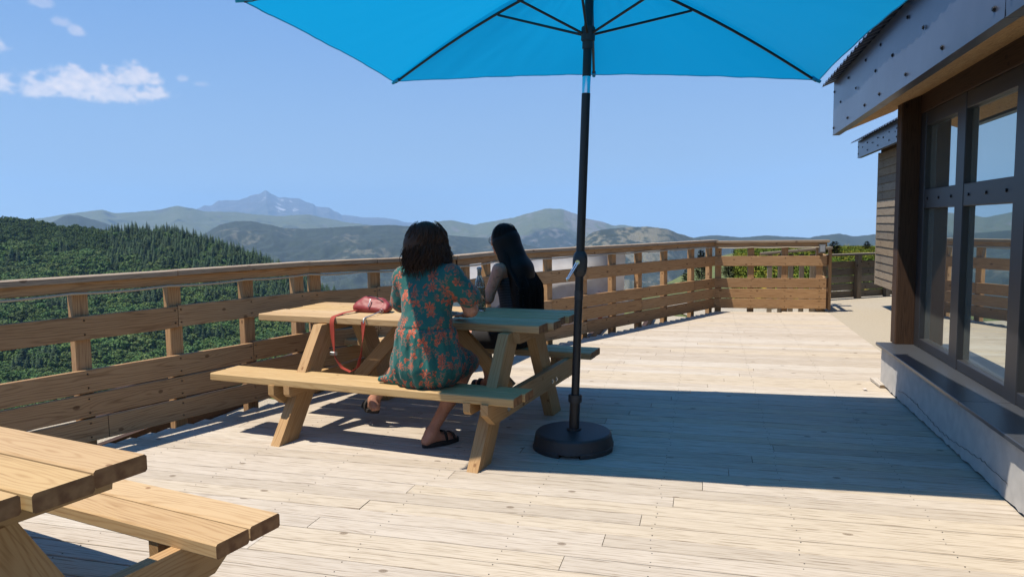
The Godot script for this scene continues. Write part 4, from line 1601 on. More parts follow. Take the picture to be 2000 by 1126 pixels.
# ------------------------------------------------------------------ people
func hand_bones(w: Vector3, dir: Vector3, down: Vector3, side: float, s := 1.0) -> Array:
	# w wrist, dir where the fingers point, down the way the palm looks, side +1 when the thumb is on dir x down
	var d := dir.normalized()
	var acr := d.cross(down).normalized() * side
	var dn := down.normalized()
	var out := [[w, w + d * 0.075 * s + dn * 0.004, 0.021 * s, 0.019 * s, Vector3.ONE]]
	for k in 4:
		var off := (0.031 - 0.020 * k) * s
		out.append([w + d * 0.02 * s + acr * off * 0.5, w + d * 0.085 * s + acr * off, 0.013 * s, 0.0115 * s])
		var l: float = [0.072, 0.080, 0.075, 0.058][k] * s
		var a := w + d * 0.085 * s + acr * off
		var m := a + d * l * 0.5 + acr * off * 0.12 + dn * 0.002
		var e := m + d * l * 0.42 + dn * l * 0.36
		out.append([a, m, 0.0095 * s, 0.0085 * s])
		out.append([m, e, 0.0085 * s, 0.0072 * s])
	var th := w + d * 0.02 * s + acr * 0.022 * s
	var th2 := th + d * 0.034 * s + acr * 0.030 * s + dn * 0.008
	out.append([th, th2, 0.014 * s, 0.011 * s])
	out.append([th2, th2 + d * 0.036 * s + acr * 0.008 * s, 0.0105 * s, 0.008 * s])
	return out

func head_bones(c: Vector3, f: Vector3, r: Vector3) -> Array:
	# c middle of the skull, f where the face looks, r to the person's right
	var u := Vector3.UP
	return [
		[c + u * 0.015 - f * 0.012, c + u * 0.012 + f * 0.012, 0.085, 0.083], [c - u * 0.035 + f * 0.03, c - u * 0.085 + f * 0.052, 0.062, 0.036],
		[c - u * 0.098 + f * 0.062, c - u * 0.100 + f * 0.066, 0.020, 0.018], [c - u * 0.005 + f * 0.088, c - u * 0.040 + f * 0.108, 0.008, 0.0115],
		[c - u * 0.042 + f * 0.094 + r * 0.011, c - u * 0.042 + f * 0.094 - r * 0.011, 0.007, 0.007], [c - u * 0.066 + f * 0.088 + r * 0.018, c - u * 0.066 + f * 0.088 - r * 0.018, 0.0075, 0.0075],
		[c + u * 0.016 + f * 0.081 + r * 0.035, c + u * 0.018 + f * 0.084 + r * 0.012, 0.010, 0.009], [c + u * 0.016 + f * 0.081 - r * 0.035, c + u * 0.018 + f * 0.084 - r * 0.012, 0.010, 0.009],
		[c - u * 0.022 + f * 0.068 + r * 0.042, c - u * 0.03 + f * 0.06 + r * 0.05, 0.020, 0.018], [c - u * 0.022 + f * 0.068 - r * 0.042, c - u * 0.03 + f * 0.06 - r * 0.05, 0.020, 0.018],
		[c - u * 0.002 + r * 0.083 - f * 0.006, c - u * 0.036 + r * 0.079, 0.013, 0.009], [c - u * 0.002 - r * 0.083 - f * 0.006, c - u * 0.036 - r * 0.079, 0.013, 0.009]]

func glasses(parent: Node3D, c: Vector3, f: Vector3, r: Vector3) -> void:
	var b := MB.new()
	for s: float in [-1.0, 1.0]:
		var ring := PackedVector3Array()
		var rad := PackedFloat32Array()
		for k in 21:
			var an := TAU * k / 20.0
			ring.append(c + f * (0.098 - 0.006 * cos(an) * cos(an)) + r * (s * 0.034 + cos(an) * 0.027) + Vector3(0, sin(an) * 0.024 - 0.006, 0))
			rad.append(0.0022)
		b.tube(ring, rad, 6)
		b.tube(PackedVector3Array([c + f * 0.092 + r * (s * 0.062), c + f * 0.04 + r * (s * 0.083), c - f * 0.015 + r * (s * 0.086) - Vector3(0, 0.008, 0)]), PackedFloat32Array([0.0022, 0.0022, 0.002]), 6)
	b.tube(PackedVector3Array([c + f * 0.098 + r * 0.008, c + f * 0.101 + Vector3(0, 0.003, 0), c + f * 0.098 - r * 0.008]), PackedFloat32Array([0.002, 0.002, 0.002]), 6)
	part(parent, "glasses", b.put(), M.screw)

func eyes(parent: Node3D, c: Vector3, f: Vector3, r: Vector3) -> void:
	for s: float in [-1.0, 1.0]:
		var b := MB.new()
		var p := c + f * 0.080 + r * (s * 0.032) - Vector3(0, 0.004, 0)
		b.col = Color(1, 1, 1)
		var path := PackedVector3Array()
		var rad := PackedFloat32Array()
		for k in 9:
			var an := PI * k / 8.0
			path.append(p + f * (-cos(an) * 0.0115))
			rad.append(maxf(0.0004, sin(an) * 0.0115))
		b.tube(path, rad, 12)
		part(parent, "eye", b.put(), M.eye)

# a lock of hair: flat tapering tube along a path
func lock(b: MB, path: PackedVector3Array, w: float, tone: float) -> void:
	b.col = Color(tone, tone * 0.96, tone * 0.92)
	var rad := PackedFloat32Array()
	for k in path.size():
		var t := float(k) / (path.size() - 1)
		rad.append(w * (0.15 + 0.95 * sin(PI * minf(t * 1.6, 1.0) * 0.5)) * (1.0 - 0.9 * pow(t, 3.0)))
	b.tube(path, rad, 5, false, 0.55)
	b.col = Color.WHITE

func foot(a: Vector3, toe: Vector3) -> Array:   # ankle and where the toes end
	var d := toe - a
	var flat := Vector3(d.x, 0, d.z).normalized()
	var heel := a - flat * 0.035 - Vector3(0, 0.045, 0)
	return [[heel, a, 0.030, 0.034], [a - Vector3(0, 0.02, 0), toe - flat * 0.06 + Vector3(0, 0.012, 0), 0.034, 0.026], [heel, toe - flat * 0.03, 0.026, 0.018], [toe - flat * 0.07, toe, 0.03, 0.014]]

func sandal(parent: Node3D, a: Vector3, toe: Vector3) -> void:
	var d := toe - a
	var flat := Vector3(d.x, 0, d.z).normalized()
	var acr := Vector3(-flat.z, 0, flat.x)
	var heel := a - flat * 0.065 - Vector3(0, 0.072, 0)
	var end := toe + flat * 0.022 - Vector3(0, 0.018, 0)
	var b := MB.new()
	var rows := []
	for j in 4:
		var row := PackedVector3Array()
		for k in 25:
			var an := TAU * k / 24.0
			var t := 0.5 - 0.5 * cos(an)
			var w := (0.030 + 0.014 * sin(PI * clampf(t * 1.1, 0, 1)) + 0.010 * t) * (1.0 if j in [1, 2] else 0.93)
			var p := heel.lerp(end, t) + acr * (signf(sin(an)) * pow(absf(sin(an)), 0.55) * w)
			row.append(p + Vector3(0, [-0.012, -0.008, 0.012, 0.016][j], 0))
		rows.append(row)
	b.grid(rows)
	var cap := []
	for s in 2:
		var row := PackedVector3Array()
		for k in 25:
			row.append(rows[3][k] if s == 0 else heel.lerp(end, 0.5 - 0.5 * cos(TAU * k / 24.0)) + Vector3(0, 0.017, 0))
		cap.append(row)
	b.grid(cap)
	var so := part(parent, "sandal", b.put(), M.sandal)
	for tt: float in [0.58, 0.80]:
		b = MB.new()
		var path := PackedVector3Array()
		var rad := PackedFloat32Array()
		for k in 11:
			var an := PI * k / 10.0
			path.append(heel.lerp(end, tt) + acr * (cos(an) * 0.047) + Vector3(0, 0.008 + sin(an) * (0.068 if tt < 0.7 else 0.05), 0))
			rad.append(0.018)
		b.tube(path, rad, 8, true, 0.16)
		part(so, "strap", b.put(), M.sandal)

func people() -> void:
	woman_in_dress()
	woman_with_long_hair()

func woman_in_dress() -> void:
	var xf := table_frame() * Transform3D(Basis(), Vector3(0.47, 0, 0.72))
	var t := thing("person", "woman with wavy brown hair in a green dress with orange flowers", "person", xf)
	var hc := Vector3(-0.025, 1.300, -0.085)
	var f := Vector3(-0.42, -0.06, -0.9).normalized()
	var r := f.cross(Vector3.UP).normalized()
	var kneeL := Vector3(-0.40, 0.49, -0.42)
	var ankL := Vector3(-0.66, 0.185, -0.40)
	var toeL := Vector3(-0.79, 0.10, -0.52)
	var kneeR := Vector3(0.10, 0.50, -0.40)
	var ankR := Vector3(-0.045, 0.088, -0.115)
	var toeR := Vector3(0.045, 0.03, -0.27)
	var b := MB.new()
	var bones := [
		[Vector3(0, 0.56, 0), Vector3(0, 0.80, -0.01), 0.13, 0.105], [Vector3(0, 0.80, -0.01), Vector3(0, 0.99, -0.04), 0.105, 0.115],
		[Vector3(-0.09, 1.07, -0.05), Vector3(0.09, 1.07, -0.05), 0.075, 0.075], [Vector3(0, 1.08, -0.05), Vector3(-0.01, 1.20, -0.07), 0.058, 0.050],
		[Vector3(-0.165, 1.085, -0.04), Vector3(-0.225, 0.885, -0.15), 0.050, 0.040], [Vector3(-0.225, 0.885, -0.15), Vector3(-0.09, 0.825, -0.38), 0.038, 0.027],
		[Vector3(0.165, 1.10, -0.04), Vector3(0.245, 0.885, -0.13), 0.050, 0.042], [Vector3(0.245, 0.885, -0.13), Vector3(0.10, 0.825, -0.37), 0.040, 0.028],
		[Vector3(-0.09, 0.54, 0), kneeL, 0.095, 0.058], [kneeL, ankL, 0.054, 0.034], [kneeL.lerp(ankL, 0.3) + Vector3(0.012, 0, 0.012), kneeL.lerp(ankL, 0.5), 0.052, 0.045],
		[Vector3(0.09, 0.54, 0), kneeR, 0.095, 0.058], [kneeR, ankR, 0.054, 0.034], [kneeR.lerp(ankR, 0.25) + Vector3(0, 0, 0.015), kneeR.lerp(ankR, 0.55) + Vector3(0, 0, 0.01), 0.052, 0.044]]
	bones.append_array(foot(ankL, toeL))
	bones.append_array(foot(ankR, toeR))
	nets(bones, 0.011, 0.03, b)
	nets(head_bones(hc, f, r), 0.005, 0.014, b)
	nets(hand_bones(Vector3(-0.09, 0.818, -0.38), Vector3(0.75, 0, -0.66), Vector3(0, -1, 0), -1.0, 0.92), 0.0042, 0.006, b)
	nets(hand_bones(Vector3(0.10, 0.818, -0.37), Vector3(-0.72, 0, -0.7), Vector3(0, -1, 0), 1.0, 0.92), 0.0042, 0.006, b)
	part(t, "body", b.put(), M.skin)
	eyes(t, hc, f, r)
	glasses(t, hc, f, r)
	# dress: bodice, elastic waist, full skirt over the bench, flared sleeves
	b = MB.new()
	nets([
		[Vector3(0, 0.80, -0.005), Vector3(0, 0.95, -0.03), 0.128, 0.142, Vector3(0.86, 1, 1)], [Vector3(-0.10, 1.045, -0.035), Vector3(0.10, 1.05, -0.035), 0.092, 0.092],
		[Vector3(-0.165, 1.085, -0.035), Vector3(0.165, 1.10, -0.035), 0.060, 0.060], [Vector3(-0.06, 1.125, -0.045), Vector3(0.06, 1.13, -0.045), 0.058, 0.058],
		[Vector3(-0.172, 1.075, -0.04), Vector3(-0.228, 0.925, -0.10), 0.064, 0.074], [Vector3(0.172, 1.09, -0.04), Vector3(0.248, 0.972, -0.09), 0.064, 0.074],
		[Vector3(0, 0.79, 0.0), Vector3(0, 0.74, 0.0), 0.130, 0.150, Vector3(0.88, 1, 1)],
		[Vector3(0, 0.72, 0.0), Vector3(0, 0.56, 0.0), 0.165, 0.185, Vector3(0.86, 1, 1)], [Vector3(-0.09, 0.55, 0.0), Vector3(0.09, 0.55, 0.0), 0.130, 0.130],
		[Vector3(-0.09, 0.56, -0.02), kneeL.lerp(Vector3(-0.09, 0.56, 0), 0.12), 0.125, 0.085], [Vector3(0.09, 0.56, -0.02), kneeR.lerp(Vector3(0.09, 0.56, 0), 0.2), 0.125, 0.09],
		[Vector3(0, 0.56, -0.1), Vector3(-0.13, 0.53, -0.34), 0.11, 0.08], [Vector3(-0.10, 0.475, 0.03), Vector3(-0.30, 0.452, 0.05), 0.045, 0.022], [Vector3(-0.16, 0.48, 0.02), Vector3(-0.24, 0.50, -0.16), 0.055, 0.05]], 0.009, 0.04, b)
	var fold := fnoise(401, 1.0, 3)
	for k in b.v.size():
		var p := b.v[k]
		var d := 0.0
		if p.y < 0.79:
			var an := atan2(p.x, p.z)
			var s := smoothstep(0.79, 0.70, p.y)
			d = s * (0.0075 * sin(an * 13.0 + 2.0 * fold.get_noise_2d(an * 2.0, p.y * 4.0)) + 0.007 * fold.get_noise_3d(p.x * 9.0, p.y * 3.0, p.z * 9.0)) 
			d -= 0.004 * sin(an * 34.0) * smoothstep(0.66, 0.78, p.y)
		else:
			d = 0.008 * fold.get_noise_3d(p.x * 7.0, p.y * 5.0, p.z * 7.0) + 0.004 * sin(p.y * 44.0 + p.x * 11.0) * smoothstep(0.1, 0.0, absf(p.y - 0.83))
		d -= 0.010 * exp(-pow((p.y - 0.79) / 0.010, 2.0))
		p += b.n[k] * d
		p.y = maxf(p.y, 0.4285)
		b.v[k] = p
	renormal(b)
	part(t, "dress", b.put(), M.dress)
	b = MB.new()
	# hair
	var g := RandomNumberGenerator.new()
	g.seed = 17
	nets([[hc + Vector3(0.005, 0.028, 0.018), hc + Vector3(0.0, 0.0, 0.03), 0.100, 0.106], [hc + Vector3(-0.02, -0.02, 0.04), hc + Vector3(-0.01, -0.12, 0.05), 0.108, 0.08], [hc + Vector3(0.06, -0.03, 0.03), hc + Vector3(0.075, -0.15, 0.045), 0.06, 0.04], [hc + Vector3(-0.07, -0.03, 0.02), hc + Vector3(-0.085, -0.15, 0.03), 0.055, 0.035]], 0.008, 0.03, b)
	var back := -f
	for k in 950:
		var an := g.randf_range(-2.25, 2.25)
		var up := g.randf_range(-0.5, 0.98)
		var dir := (back * cos(an) + r * sin(an))
		var rr := sqrt(1.0 - up * up * 0.8)
		var p := hc + Vector3(0, 0.02, 0) + dir * (0.114 * rr) + Vector3(0, up * 0.112, 0) + back * 0.016
		var path := PackedVector3Array()
		var ph := g.randf() * TAU
		var amp := g.randf_range(0.006, 0.024)
		var fall := g.randf_range(0.11, 0.24) + maxf(up, 0.0) * 0.11
		var flare := g.randf_range(-0.012, 0.04)
		var steps := 13
		for i in steps:
			var s := float(i) / (steps - 1)
			var q := p
			# first follow the skull down, then hang
			var a2 := up - s * 1.3
			if a2 > -0.35 and up > -0.3:
				q = hc + Vector3(0, 0.02, 0) + dir * (0.121 * sqrt(maxf(0.05, 1.0 - a2 * a2 * 0.8))) + Vector3(0, a2 * 0.112, 0) + back * 0.016
				q.y = minf(q.y, p.y - s * fall * 0.6)
			else:
				q = Vector3(p.x, 0, p.z) + dir * (0.012 + flare * s)
				q += Vector3(0, p.y - s * fall, 0)
				var out := Vector3(q.x - hc.x, 0, q.z - hc.z)
				if out.length() < 0.112:
					q += dir * (0.112 - out.length())
			q += (r * cos(ph + s * 7.0) + dir * sin(ph + s * 7.0)) * amp * s
			path.append(q)
		lock(b, path, g.randf_range(0.0018, 0.0048), g.randf_range(0.6, 1.5) if g.randf() < 0.85 else g.randf_range(1.5, 2.6))
	part(t, "hair", b.put(), M.hair_brown)
	sandal(t, ankL, toeL)
	sandal(t, ankR, toeR)

func renormal(b: MB) -> void:
	for k in b.n.size():
		b.n[k] = Vector3.ZERO
	for k in range(0, b.ix.size(), 3):
		var i := b.ix[k]
		var j := b.ix[k + 1]
		var l := b.ix[k + 2]
		var nn := (b.v[l] - b.v[i]).cross(b.v[j] - b.v[i])
		b.n[i] += nn
		b.n[j] += nn
		b.n[l] += nn
	for k in b.n.size():
		b.n[k] = b.n[k].normalized()

func woman_with_long_hair() -> void:
	var xf := table_frame() * Transform3D(Basis(Vector3.UP, PI / 2 - 0.12), Vector3(0.45, 0, -0.70))
	var t := thing("person", "woman with long straight black hair and glasses, sitting sideways on bench", "person", xf)
	var hc := Vector3(0, 1.285, -0.075)
	var f := Vector3(0.12, -0.02, -1).normalized()
	var r := f.cross(Vector3.UP).normalized()
	var kneeL := Vector3(-0.19, 0.49, -0.42)
	var ankL := Vector3(-0.20, 0.085, -0.36)
	var kneeR := Vector3(0.17, 0.49, -0.42)
	var ankR := Vector3(0.22, 0.085, -0.36)
	var b := MB.new()
	var bones := [
		[Vector3(0, 0.55, 0.03), Vector3(0, 0.76, 0.02), 0.125, 0.098], [Vector3(0, 0.76, 0.02), Vector3(0, 0.96, -0.01), 0.098, 0.112],
		[Vector3(-0.09, 1.04, -0.02), Vector3(0.09, 1.04, -0.02), 0.072, 0.072], [Vector3(0, 1.06, -0.02), Vector3(0, 1.18, -0.055), 0.055, 0.050],
		[Vector3(-0.165, 1.055, -0.02), Vector3(-0.215, 0.835, -0.09), 0.052, 0.041], [Vector3(-0.215, 0.835, -0.09), Vector3(-0.19, 0.815, -0.30), 0.040, 0.027],
		[Vector3(0.165, 1.055, -0.02), Vector3(0.20, 0.80, -0.06), 0.050, 0.040], [Vector3(0.20, 0.80, -0.06), Vector3(0.03, 0.66, -0.24), 0.038, 0.026],
		[Vector3(-0.09, 0.53, 0.02), kneeL, 0.095, 0.058], [kneeL, ankL, 0.054, 0.034], [Vector3(0.09, 0.53, 0.02), kneeR, 0.095, 0.058], [kneeR, ankR, 0.054, 0.034]]
	bones.append_array(foot(ankL, ankL + Vector3(0, -0.055, -0.17)))
	bones.append_array(foot(ankR, ankR + Vector3(0, -0.055, -0.17)))
	nets(bones, 0.011, 0.03, b)
	nets(head_bones(hc, f, r), 0.005, 0.014, b)
	nets(hand_bones(Vector3(-0.19, 0.812, -0.30), Vector3(0.15, 0, -1), Vector3(0, -1, 0), 1.0, 0.92), 0.0042, 0.006, b)
	nets(hand_bones(Vector3(0.03, 0.655, -0.24), Vector3(-0.6, -0.35, -0.7), Vector3(0, -1, 0.3), -1.0, 0.92), 0.0042, 0.006, b)
	part(t, "body", b.put(), M.skin)
	eyes(t, hc, f, r)
	glasses(t, hc, f, r)
	b = MB.new()
	nets([[Vector3(0, 0.60, 0.02), Vector3(0, 0.78, 0.02), 0.128, 0.108], [Vector3(0, 0.78, 0.02), Vector3(0, 0.95, -0.01), 0.108, 0.122], [Vector3(-0.085, 0.96, -0.012), Vector3(-0.095, 1.095, -0.018), 0.052, 0.026], [Vector3(0.085, 0.96, -0.012), Vector3(0.095, 1.095, -0.018), 0.052, 0.026]], 0.01, 0.03, b)
	part(t, "tank_top", b.put(), M.stripes)
	b = MB.new()
	nets([[Vector3(-0.07, 0.55, 0.03), Vector3(0.07, 0.55, 0.03), 0.136, 0.136], [Vector3(-0.09, 0.53, 0.02), kneeL.lerp(Vector3(-0.09, 0.53, 0), 0.5), 0.108, 0.092], [Vector3(0.09, 0.53, 0.02), kneeR.lerp(Vector3(0.09, 0.53, 0), 0.5), 0.108, 0.092]], 0.011, 0.03, b)
	for k in b.v.size():
		b.v[k].y = maxf(b.v[k].y, 0.4285)
	part(t, "shorts", b.put(), M.shorts)
	# hair down to the hips
	b = MB.new()
	var g := RandomNumberGenerator.new()
	g.seed = 23
	nets([[hc + Vector3(0, 0.03, 0.012), hc + Vector3(0, 0.0, 0.03), 0.098, 0.104], [hc + Vector3(0, -0.02, 0.035), Vector3(0, 1.02, 0.075), 0.105, 0.105], [Vector3(-0.04, 1.05, 0.085), Vector3(-0.07, 0.66, 0.14), 0.09, 0.07], [Vector3(0.04, 1.05, 0.085), Vector3(0.06, 0.66, 0.145), 0.085, 0.065], [Vector3(0, 1.0, 0.09), Vector3(0, 0.62, 0.155), 0.07, 0.04], [hc + Vector3(-0.07, -0.03, 0.005), Vector3(-0.10, 1.05, 0.02), 0.045, 0.04]], 0.009, 0.035, b)
	for k in 700:
		var an := g.randf_range(-2.0, 2.0)
		var dir := Vector3(sin(an), 0, cos(an))
		var up := g.randf_range(-0.3, 1.0)
		var path := PackedVector3Array()
		var end_y := g.randf_range(0.58, 0.78)
		var x_end := clampf(sin(an) * 0.165 + g.randf_range(-0.02, 0.02), -0.17, 0.16)
		var z_end := 0.155 + 0.045 * cos(an * 0.8) + g.randf_range(-0.015, 0.02)
		var start := hc + Vector3(0, 0.022 + up * 0.108, 0.014) + dir * (0.108 * sqrt(1.0 - up * up * 0.85))
		for i in 14:
			var s := i / 13.0
			var y := lerpf(start.y, end_y, s)
			var q := Vector3.ZERO
			var hy := (y - hc.y - 0.022) / 0.108
			if hy > -0.4:
				q = hc + dir * (0.110 * sqrt(maxf(0.1, 1.0 - hy * hy * 0.85))) + Vector3(0, 0, 0.014)
			else:
				var w := clampf((hc.y - 0.02 - y) / 0.35, 0.0, 1.0)
				var from := hc + dir * 0.104 + Vector3(0, 0, 0.014)
				q = Vector3(lerpf(from.x, x_end, w), 0, lerpf(from.z, z_end, w))
				if sin(an) < -0.75:
					q.z = lerpf(from.z, 0.10 + 0.06 * w, w)
			q.y = y
			q += Vector3(g.randf_range(-1, 1), 0, g.randf_range(-1, 1)) * 0.0012
			path.append(q)
		lock(b, path, g.randf_range(0.002, 0.005), g.randf_range(0.5, 1.5))
	part(t, "hair", b.put(), M.hair_black)
	sandal(t, ankL, ankL + Vector3(0, -0.055, -0.17))
	sandal(t, ankR, ankR + Vector3(0, -0.055, -0.17))

# ------------------------------------------------------------------ bag, bottle and litter
func small_things() -> void:
	var tf := table_frame()
	# handbag lying on the table, its strap hanging over the edge
	var bag := thing("handbag", "small red leather handbag with a long strap hanging over the table edge", "handbag", tf * Transform3D(Basis(), Vector3(-0.33, 0.774, 0.09)))
	var b := MB.new()
	nets([[Vector3(-0.10, 0.042, 0.0), Vector3(0.11, 0.038, -0.01), 0.044, 0.040], [Vector3(-0.06, 0.068, -0.02), Vector3(0.06, 0.062, -0.03), 0.044, 0.042], [Vector3(-0.12, 0.028, 0.03), Vector3(0.13, 0.022, 0.03), 0.026, 0.02], [Vector3(-0.10, 0.03, -0.06), Vector3(0.10, 0.03, -0.06), 0.03, 0.03]], 0.006, 0.03, b)
	var cr := fnoise(501, 1.0, 3)
	for k in b.v.size():
		var p := b.v[k]
		p += b.n[k] * 0.006 * cr.get_noise_3d(p.x * 7.0, p.y * 7.0, p.z * 9.0)
		p.y = maxf(p.y, 0.001)
		b.v[k] = p
	renormal(b)
	part(bag, "pouch", b.put(), M.leather)
	b = MB.new()
	b.tube(PackedVector3Array([Vector3(-0.085, 0.105, -0.03), Vector3(-0.03, 0.118, -0.005), Vector3(0.03, 0.112, 0.0), Vector3(0.10, 0.082, 0.01)]), PackedFloat32Array([0.0035, 0.0035, 0.0035, 0.0035]), 6)
	part(bag, "zip", b.put(), M.screw)
	b = MB.new()
	b.tube(PackedVector3Array([Vector3(0.005, 0.098, 0.03), Vector3(0.008, 0.07, 0.052), Vector3(0.004, 0.045, 0.062)]), PackedFloat32Array([0.005, 0.004, 0.005]), 8)
	part(bag, "zip_pull", b.put(), M.bolt)
	# strap: flat band, from the pouch over the edge, down, round and up again
	var band := func(pts: Array, w: float) -> ArrayMesh:
		var m := MB.new()
		var c3 := Curve3D.new()
		for k in pts.size():
			var a: Vector3 = pts[maxi(k - 1, 0)][0]
			var c: Vector3 = pts[mini(k + 1, pts.size() - 1)][0]
			c3.add_point(pts[k][0], -(c - a) / 6.0, (c - a) / 6.0)
		var n := 60
		var rows := []
		for s in 2:
			pass
		var up_row := [PackedVector3Array(), PackedVector3Array(), PackedVector3Array(), PackedVector3Array()]
		for i in n + 1:
			var q := c3.sample_baked(c3.get_baked_length() * i / n)
			var q2 := c3.sample_baked(minf(c3.get_baked_length(), c3.get_baked_length() * (i + 0.5) / n))
			var tan := (q2 - q).normalized() if i < n else (q - c3.sample_baked(c3.get_baked_length() * (i - 0.5) / n)).normalized()
			var ft := float(i) / n * (pts.size() - 1)
			var k0 := mini(int(ft), pts.size() - 2)
			var wd: Vector3 = pts[k0][1].lerp(pts[k0 + 1][1], ft - k0)
			wd = (wd - tan * wd.dot(tan)).normalized()
			var th := tan.cross(wd).normalized()
			up_row[0].append(q + wd * w * 0.5 + th * 0.0012)
			up_row[1].append(q - wd * w * 0.5 + th * 0.0012)
			up_row[2].append(q - wd * w * 0.5 - th * 0.0012)
			up_row[3].append(q + wd * w * 0.5 - th * 0.0012)
		for k in 4:
			m.grid([up_row[k], up_row[(k + 1) % 4]])
		return m.put()
	var Z := Vector3(0, 0, 1)
	var X := Vector3(1, 0, 0)
	var e := 0.337   # near edge of the table in the bag's axes
	part(bag, "strap", band.call([[Vector3(-0.10, 0.018, 0.06), X], [Vector3(-0.13, 0.012, 0.16), X], [Vector3(-0.115, 0.006, 0.28), X], [Vector3(-0.11, 0.002, e - 0.012), X], [Vector3(-0.108, -0.03, e + 0.010), X], [Vector3(-0.10, -0.15, e + 0.014), X * 0.9 + Z * 0.4], [Vector3(-0.085, -0.27, e + 0.02), X * 0.5 + Z * 0.8], [Vector3(-0.03, -0.345, e + 0.02), Z], [Vector3(0.045, -0.372, e + 0.02), Z], [Vector3(0.105, -0.335, e + 0.02), Z], [Vector3(0.135, -0.24, e + 0.02), Z + X * 0.4], [Vector3(0.148, -0.13, e + 0.014), X * 0.8 + Z * 0.6], [Vector3(0.155, -0.02, e + 0.012), X]], 0.036), M.strap)
	b = MB.new()
	for q: Vector3 in [Vector3(-0.103, 0.022, 0.045), Vector3(0.112, 0.02, 0.055)]:
		var ring := PackedVector3Array()
		var rad := PackedFloat32Array()
		for k in 17:
			var an := TAU * k / 16.0
			ring.append(q + Vector3(cos(an) * 0.014, sin(an) * 0.012, 0.004 * sin(an)))
			rad.append(0.0025)
		b.tube(ring, rad, 6, false)
	b.tube(PackedVector3Array([Vector3(0.115, 0.02, 0.065), Vector3(0.14, 0.012, 0.2), Vector3(0.155, 0.006, e - 0.015), Vector3(0.157, -0.004, e + 0.010), Vector3(0.156, -0.03, e + 0.012)]), PackedFloat32Array([0.004, 0.004, 0.0045, 0.005, 0.005]), 8)
	part(bag, "clasp", b.put(), M.bolt)
	b = MB.new()
	b.box(Vector3(-0.118, -0.262, e + 0.004), Vector3(-0.074, -0.238, e + 0.03), 0.003)
	part(bag, "strap_buckle", b.put(), M.bolt)
	# bottle of water
	var bt := thing("water_bottle", "clear glass bottle of water standing between the two women", "bottle", tf * Transform3D(Basis(), Vector3(0.405, 0.774, -0.20)))
	b = MB.new()
	b.lathe(PackedVector2Array([Vector2(0.0, 0.002), Vector2(0.036, 0.0), Vector2(0.041, 0.006), Vector2(0.042, 0.02), Vector2(0.041, 0.14), Vector2(0.040, 0.185), Vector2(0.034, 0.215), Vector2(0.022, 0.243), Vector2(0.0155, 0.26), Vector2(0.0145, 0.29), Vector2(0.017, 0.292), Vector2(0.017, 0.30), Vector2(0.0125, 0.30), Vector2(0.0122, 0.26), Vector2(0.019, 0.242), Vector2(0.031, 0.214), Vector2(0.0372, 0.185), Vector2(0.0385, 0.14), Vector2(0.0390, 0.02), Vector2(0.036, 0.009), Vector2(0.0, 0.010)]), 40)
	part(bt, "glass", b.put(), M.bottle)
	b = MB.new()
	b.lathe(PackedVector2Array([Vector2(0.0, 0.0102), Vector2(0.0359, 0.0092), Vector2(0.0388, 0.0202), Vector2(0.0383, 0.14), Vector2(0.0372, 0.176), Vector2(0.0, 0.176)]), 40)
	part(bt, "water", b.put(), M.water)
	b = MB.new()
	b.lathe(PackedVector2Array([Vector2(0.0, 0.298), Vector2(0.0122, 0.298), Vector2(0.0122, 0.303), Vector2(0.0195, 0.303), Vector2(0.0195, 0.315), Vector2(0.012, 0.322), Vector2(0.0, 0.322)]), 24)
	part(bt, "stopper", b.put(), M.lamp_face)
	# litter on the boards
	for d: Array in [[Vector3(-0.36, 0.003, -4.42), "crumpled paper scrap on the deck under the picnic bench", 0.4], [Vector3(2.90, 0.003, -5.80), "small pale scrap on the deck beside the concrete base", 1.3]]:
		b = MB.new()
		var rows := []
		for j in 5:
			var row := PackedVector3Array()
			for k in 6:
				row.append(Vector3(k * 0.012 - 0.03, 0.004 + 0.009 * absf(cr.get_noise_2d(k * 3.0 + d[2] * 20.0, j * 3.0)), j * 0.007 - 0.014))
			rows.append(row)
		b.grid(rows)
		var o := part(self, "paper_scrap", b.put(), M.paper, Transform3D(Basis(Vector3.UP, d[2]), d[0]))
		tag(o, d[1], "litter")
	# plank offcut sticking out under the concrete
	var off := thing("wood_offcut", "split offcut of board sticking out from under the concrete base", "offcut", wall_frame() * Transform3D(Basis(Vector3.UP, 0.05), Vector3(-0.06, 0.002, 0.0)))
	plank(off, "board", Vector3(-0.14, 0.014, 0), Vector3(0.16, 0.014, 0), Vector3.UP, 0.024, 0.09, "deck")

# ------------------------------------------------------------------ plants
func leaf_quad(b: MB, p: Vector3, nn: Vector3, size: float, g: RandomNumberGenerator, tone: float, long := 1.0) -> void:
	var t := nn.cross(Vector3(g.randf_range(-1, 1), g.randf_range(-1, 1), g.randf_range(-1, 1))).normalized()
	var s := nn.cross(t).normalized()
	b.col = Color(tone * g.randf_range(0.9, 1.1), tone, tone * g.randf_range(0.85, 1.1))
	var i0 := b.vert(p - t * size * long, nn, Vector2(0, 0))
	var i1 := b.vert(p + s * size * 0.6, nn, Vector2(1, 0))
	var i2 := b.vert(p + t * size * long, nn, Vector2(1, 1))
	var i3 := b.vert(p - s * size * 0.6, nn, Vector2(0, 1))
	b.ix.append_array(PackedInt32Array([i0, i1, i2, i0, i2, i3]))

